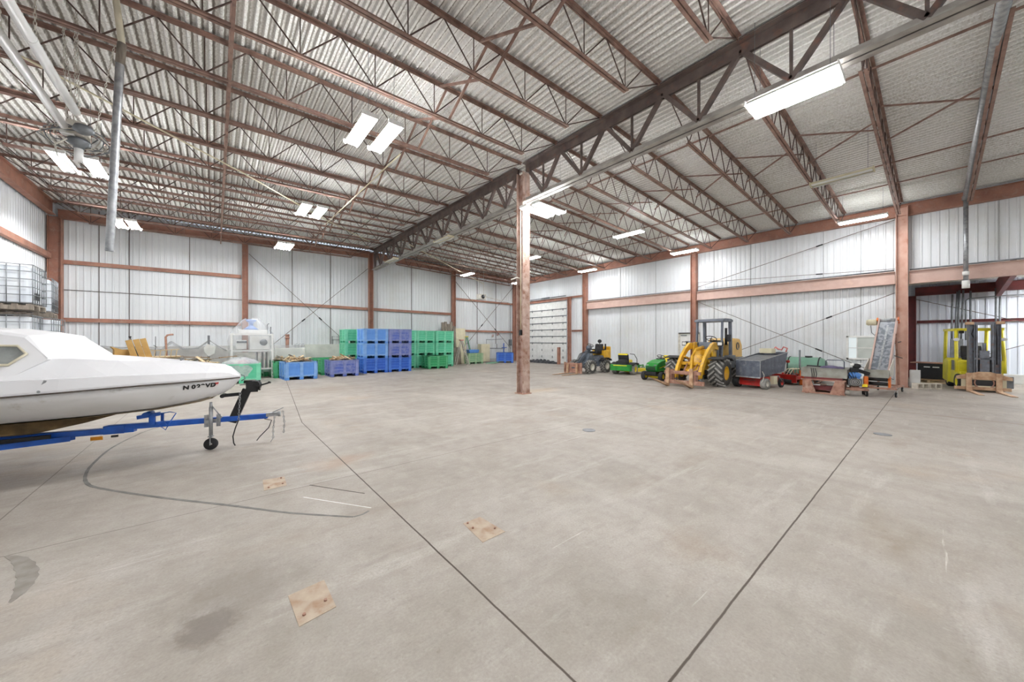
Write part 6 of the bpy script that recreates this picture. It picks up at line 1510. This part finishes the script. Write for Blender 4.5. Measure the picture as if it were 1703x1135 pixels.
for s in (-1,1):
    MB().tube([(-0.42,s*0.50,0.6),(-0.46,s*0.50,1.1),(-0.58,s*0.48,2.06)],0.045,4).build('guard_front_post', M['liftyellow'], fl_)
    MB().tube([(-1.95,s*0.47,0.9),(-1.8,s*0.47,2.06)],0.045,4).build('guard_rear_post', M['liftyellow'], fl_)
    MB().box(-1.85,-0.55,s*0.50-0.035,s*0.50+0.035,2.03,2.11).build('guard_side_bar', M['liftyellow'], fl_, 0.01)
    MB().bx((-0.60,s*0.36,1.98),(0.06,0.12,0.10)).build('work_light', M['dark'], fl_, 0.02)
    MB().ell((-0.46,s*0.50,1.72),(0.012,0.075,0.055)).build('oval_badge', M['white'], fl_)
    tyre(fl_, 'drive_wheel', (-0.42,s*0.42,0.27), 0.27, 0.2, 'rubberdark', 'liftyellow', 0.15)
    tyre(fl_, 'steer_wheel', (-1.7,s*0.38,0.23), 0.23, 0.17, 'rubberdark', 'liftyellow', 0.12)
MB().box(-0.62,-0.55,-0.5,0.5,2.03,2.11).box(-1.88,-1.81,-0.5,0.5,2.03,2.11).build('guard_cross_bar', M['liftyellow'], fl_, 0.01)
for k in range(5): MB().box(-1.8,-0.6,-0.36+0.18*k-0.012,-0.36+0.18*k+0.012,2.05,2.09).build('guard_slat', M['liftyellow'], fl_)

# ---- forklift bay fittings
pn = thing('breaker_cabinet', 'tall grey breaker cabinet with conduits on the bay back wall', 'panel', (23.55,-0.55,0))
MB().box(-0.12,0.1,-0.16,0.18,0.75,1.75).build('panel_box', M['greymetal'], pn, 0.01)
MB().box(-0.12,0.1,-0.75,-0.32,1.2,1.6).build('side_box', M['galv'], pn, 0.01)
for i,(y,z0,z1,dy) in enumerate(((0.14,1.75,3.6,-0.02),(0.05,1.75,3.7,-0.06),(-0.02,1.75,3.75,-0.04),(-0.10,1.75,3.75,-0.06),(-0.34,1.6,3.7,0.0),(-0.95,1.7,3.75,0.0),(-1.03,1.7,3.75,-0.02))):
    MB().cyl((-0.06,y,z0),(-0.08,y+dy,z1),0.03,n=8).build('conduit', M['greymetal'], pn)
MB().tube([(-0.1,-0.22,1.7),(-0.1,-0.22,3.3),(-0.1,-0.28,3.38),(-0.1,-0.9,3.42),(-0.1,-3.4,3.45)],0.022,6).build('elbow_conduit', M['greymetal'], pn)
bc = thing('battery_charger', 'black battery charger box with a red-brown lid standing on a pallet in the bay', 'charger', (22.25,0.12,0.14), -0.3)
MB().box(-0.3,0.3,-0.42,0.3,0,0.62).build('charger_box', M['dark'], bc, 0.015)
MB().box(-0.33,0.33,-0.42,0.50,0.62,0.66).build('lid', M['rust'], bc)
MB().box(-0.31,-0.30,-0.3,-0.12,0.46,0.5).box(-0.31,-0.30,-0.05,0.12,0.46,0.5).build('white_markings', M['white'], bc)
pt = thing('wooden_pallet', 'yellowish wooden pallet under the black charger box', 'pallet', (22.2,0.05,0), -0.3)
for y in (-0.5,0.0,0.5): MB().box(-0.5,0.5,y-0.04,y+0.04,0.02,0.11).build('stringer', M['palewood'], pt)
for x in (-0.42,-0.14,0.14,0.42): MB().box(x-0.07,x+0.07,-0.56,0.56,0.11,0.135).build('deck_board', M['seatwood'] if 'seatwood' in M else M['wood'], pt)
MB().box(-0.5,0.5,-0.56,0.56,0.0,0.02).build('bottom_board', M['palewood'], pt)
plain('crumpled_debris', MB().ell((0,0,0.05),(0.25,0.5,0.10),12,6).ell((0.1,0.4,0.05),(0.2,0.3,0.08),12,6), M['greywood'], 'low heap of dark debris at the foot of the bay wall', 'debris', (23.1,0.1,0))
lv = thing('louvre_panel', 'cream slatted panel under the low bay roof', 'panel', (20.6,-1.35,3.93))
for k in range(8): MB().bx((0,-0.5+0.14*k,0),(0.9,0.05,0.03)).build('slat', M['beige'], lv)
MB().box(-0.45,-0.41,-0.6,0.6,-0.02,0.02).box(0.41,0.45,-0.6,0.6,-0.02,0.02).build('frame', M['beige'], lv)
MB().cyl((0,-0.4,0),(0,-0.4,0.3),0.01,n=5).cyl((0,0.4,0),(0,0.4,0.3),0.01,n=5).build('hanger', M['beige'], lv)
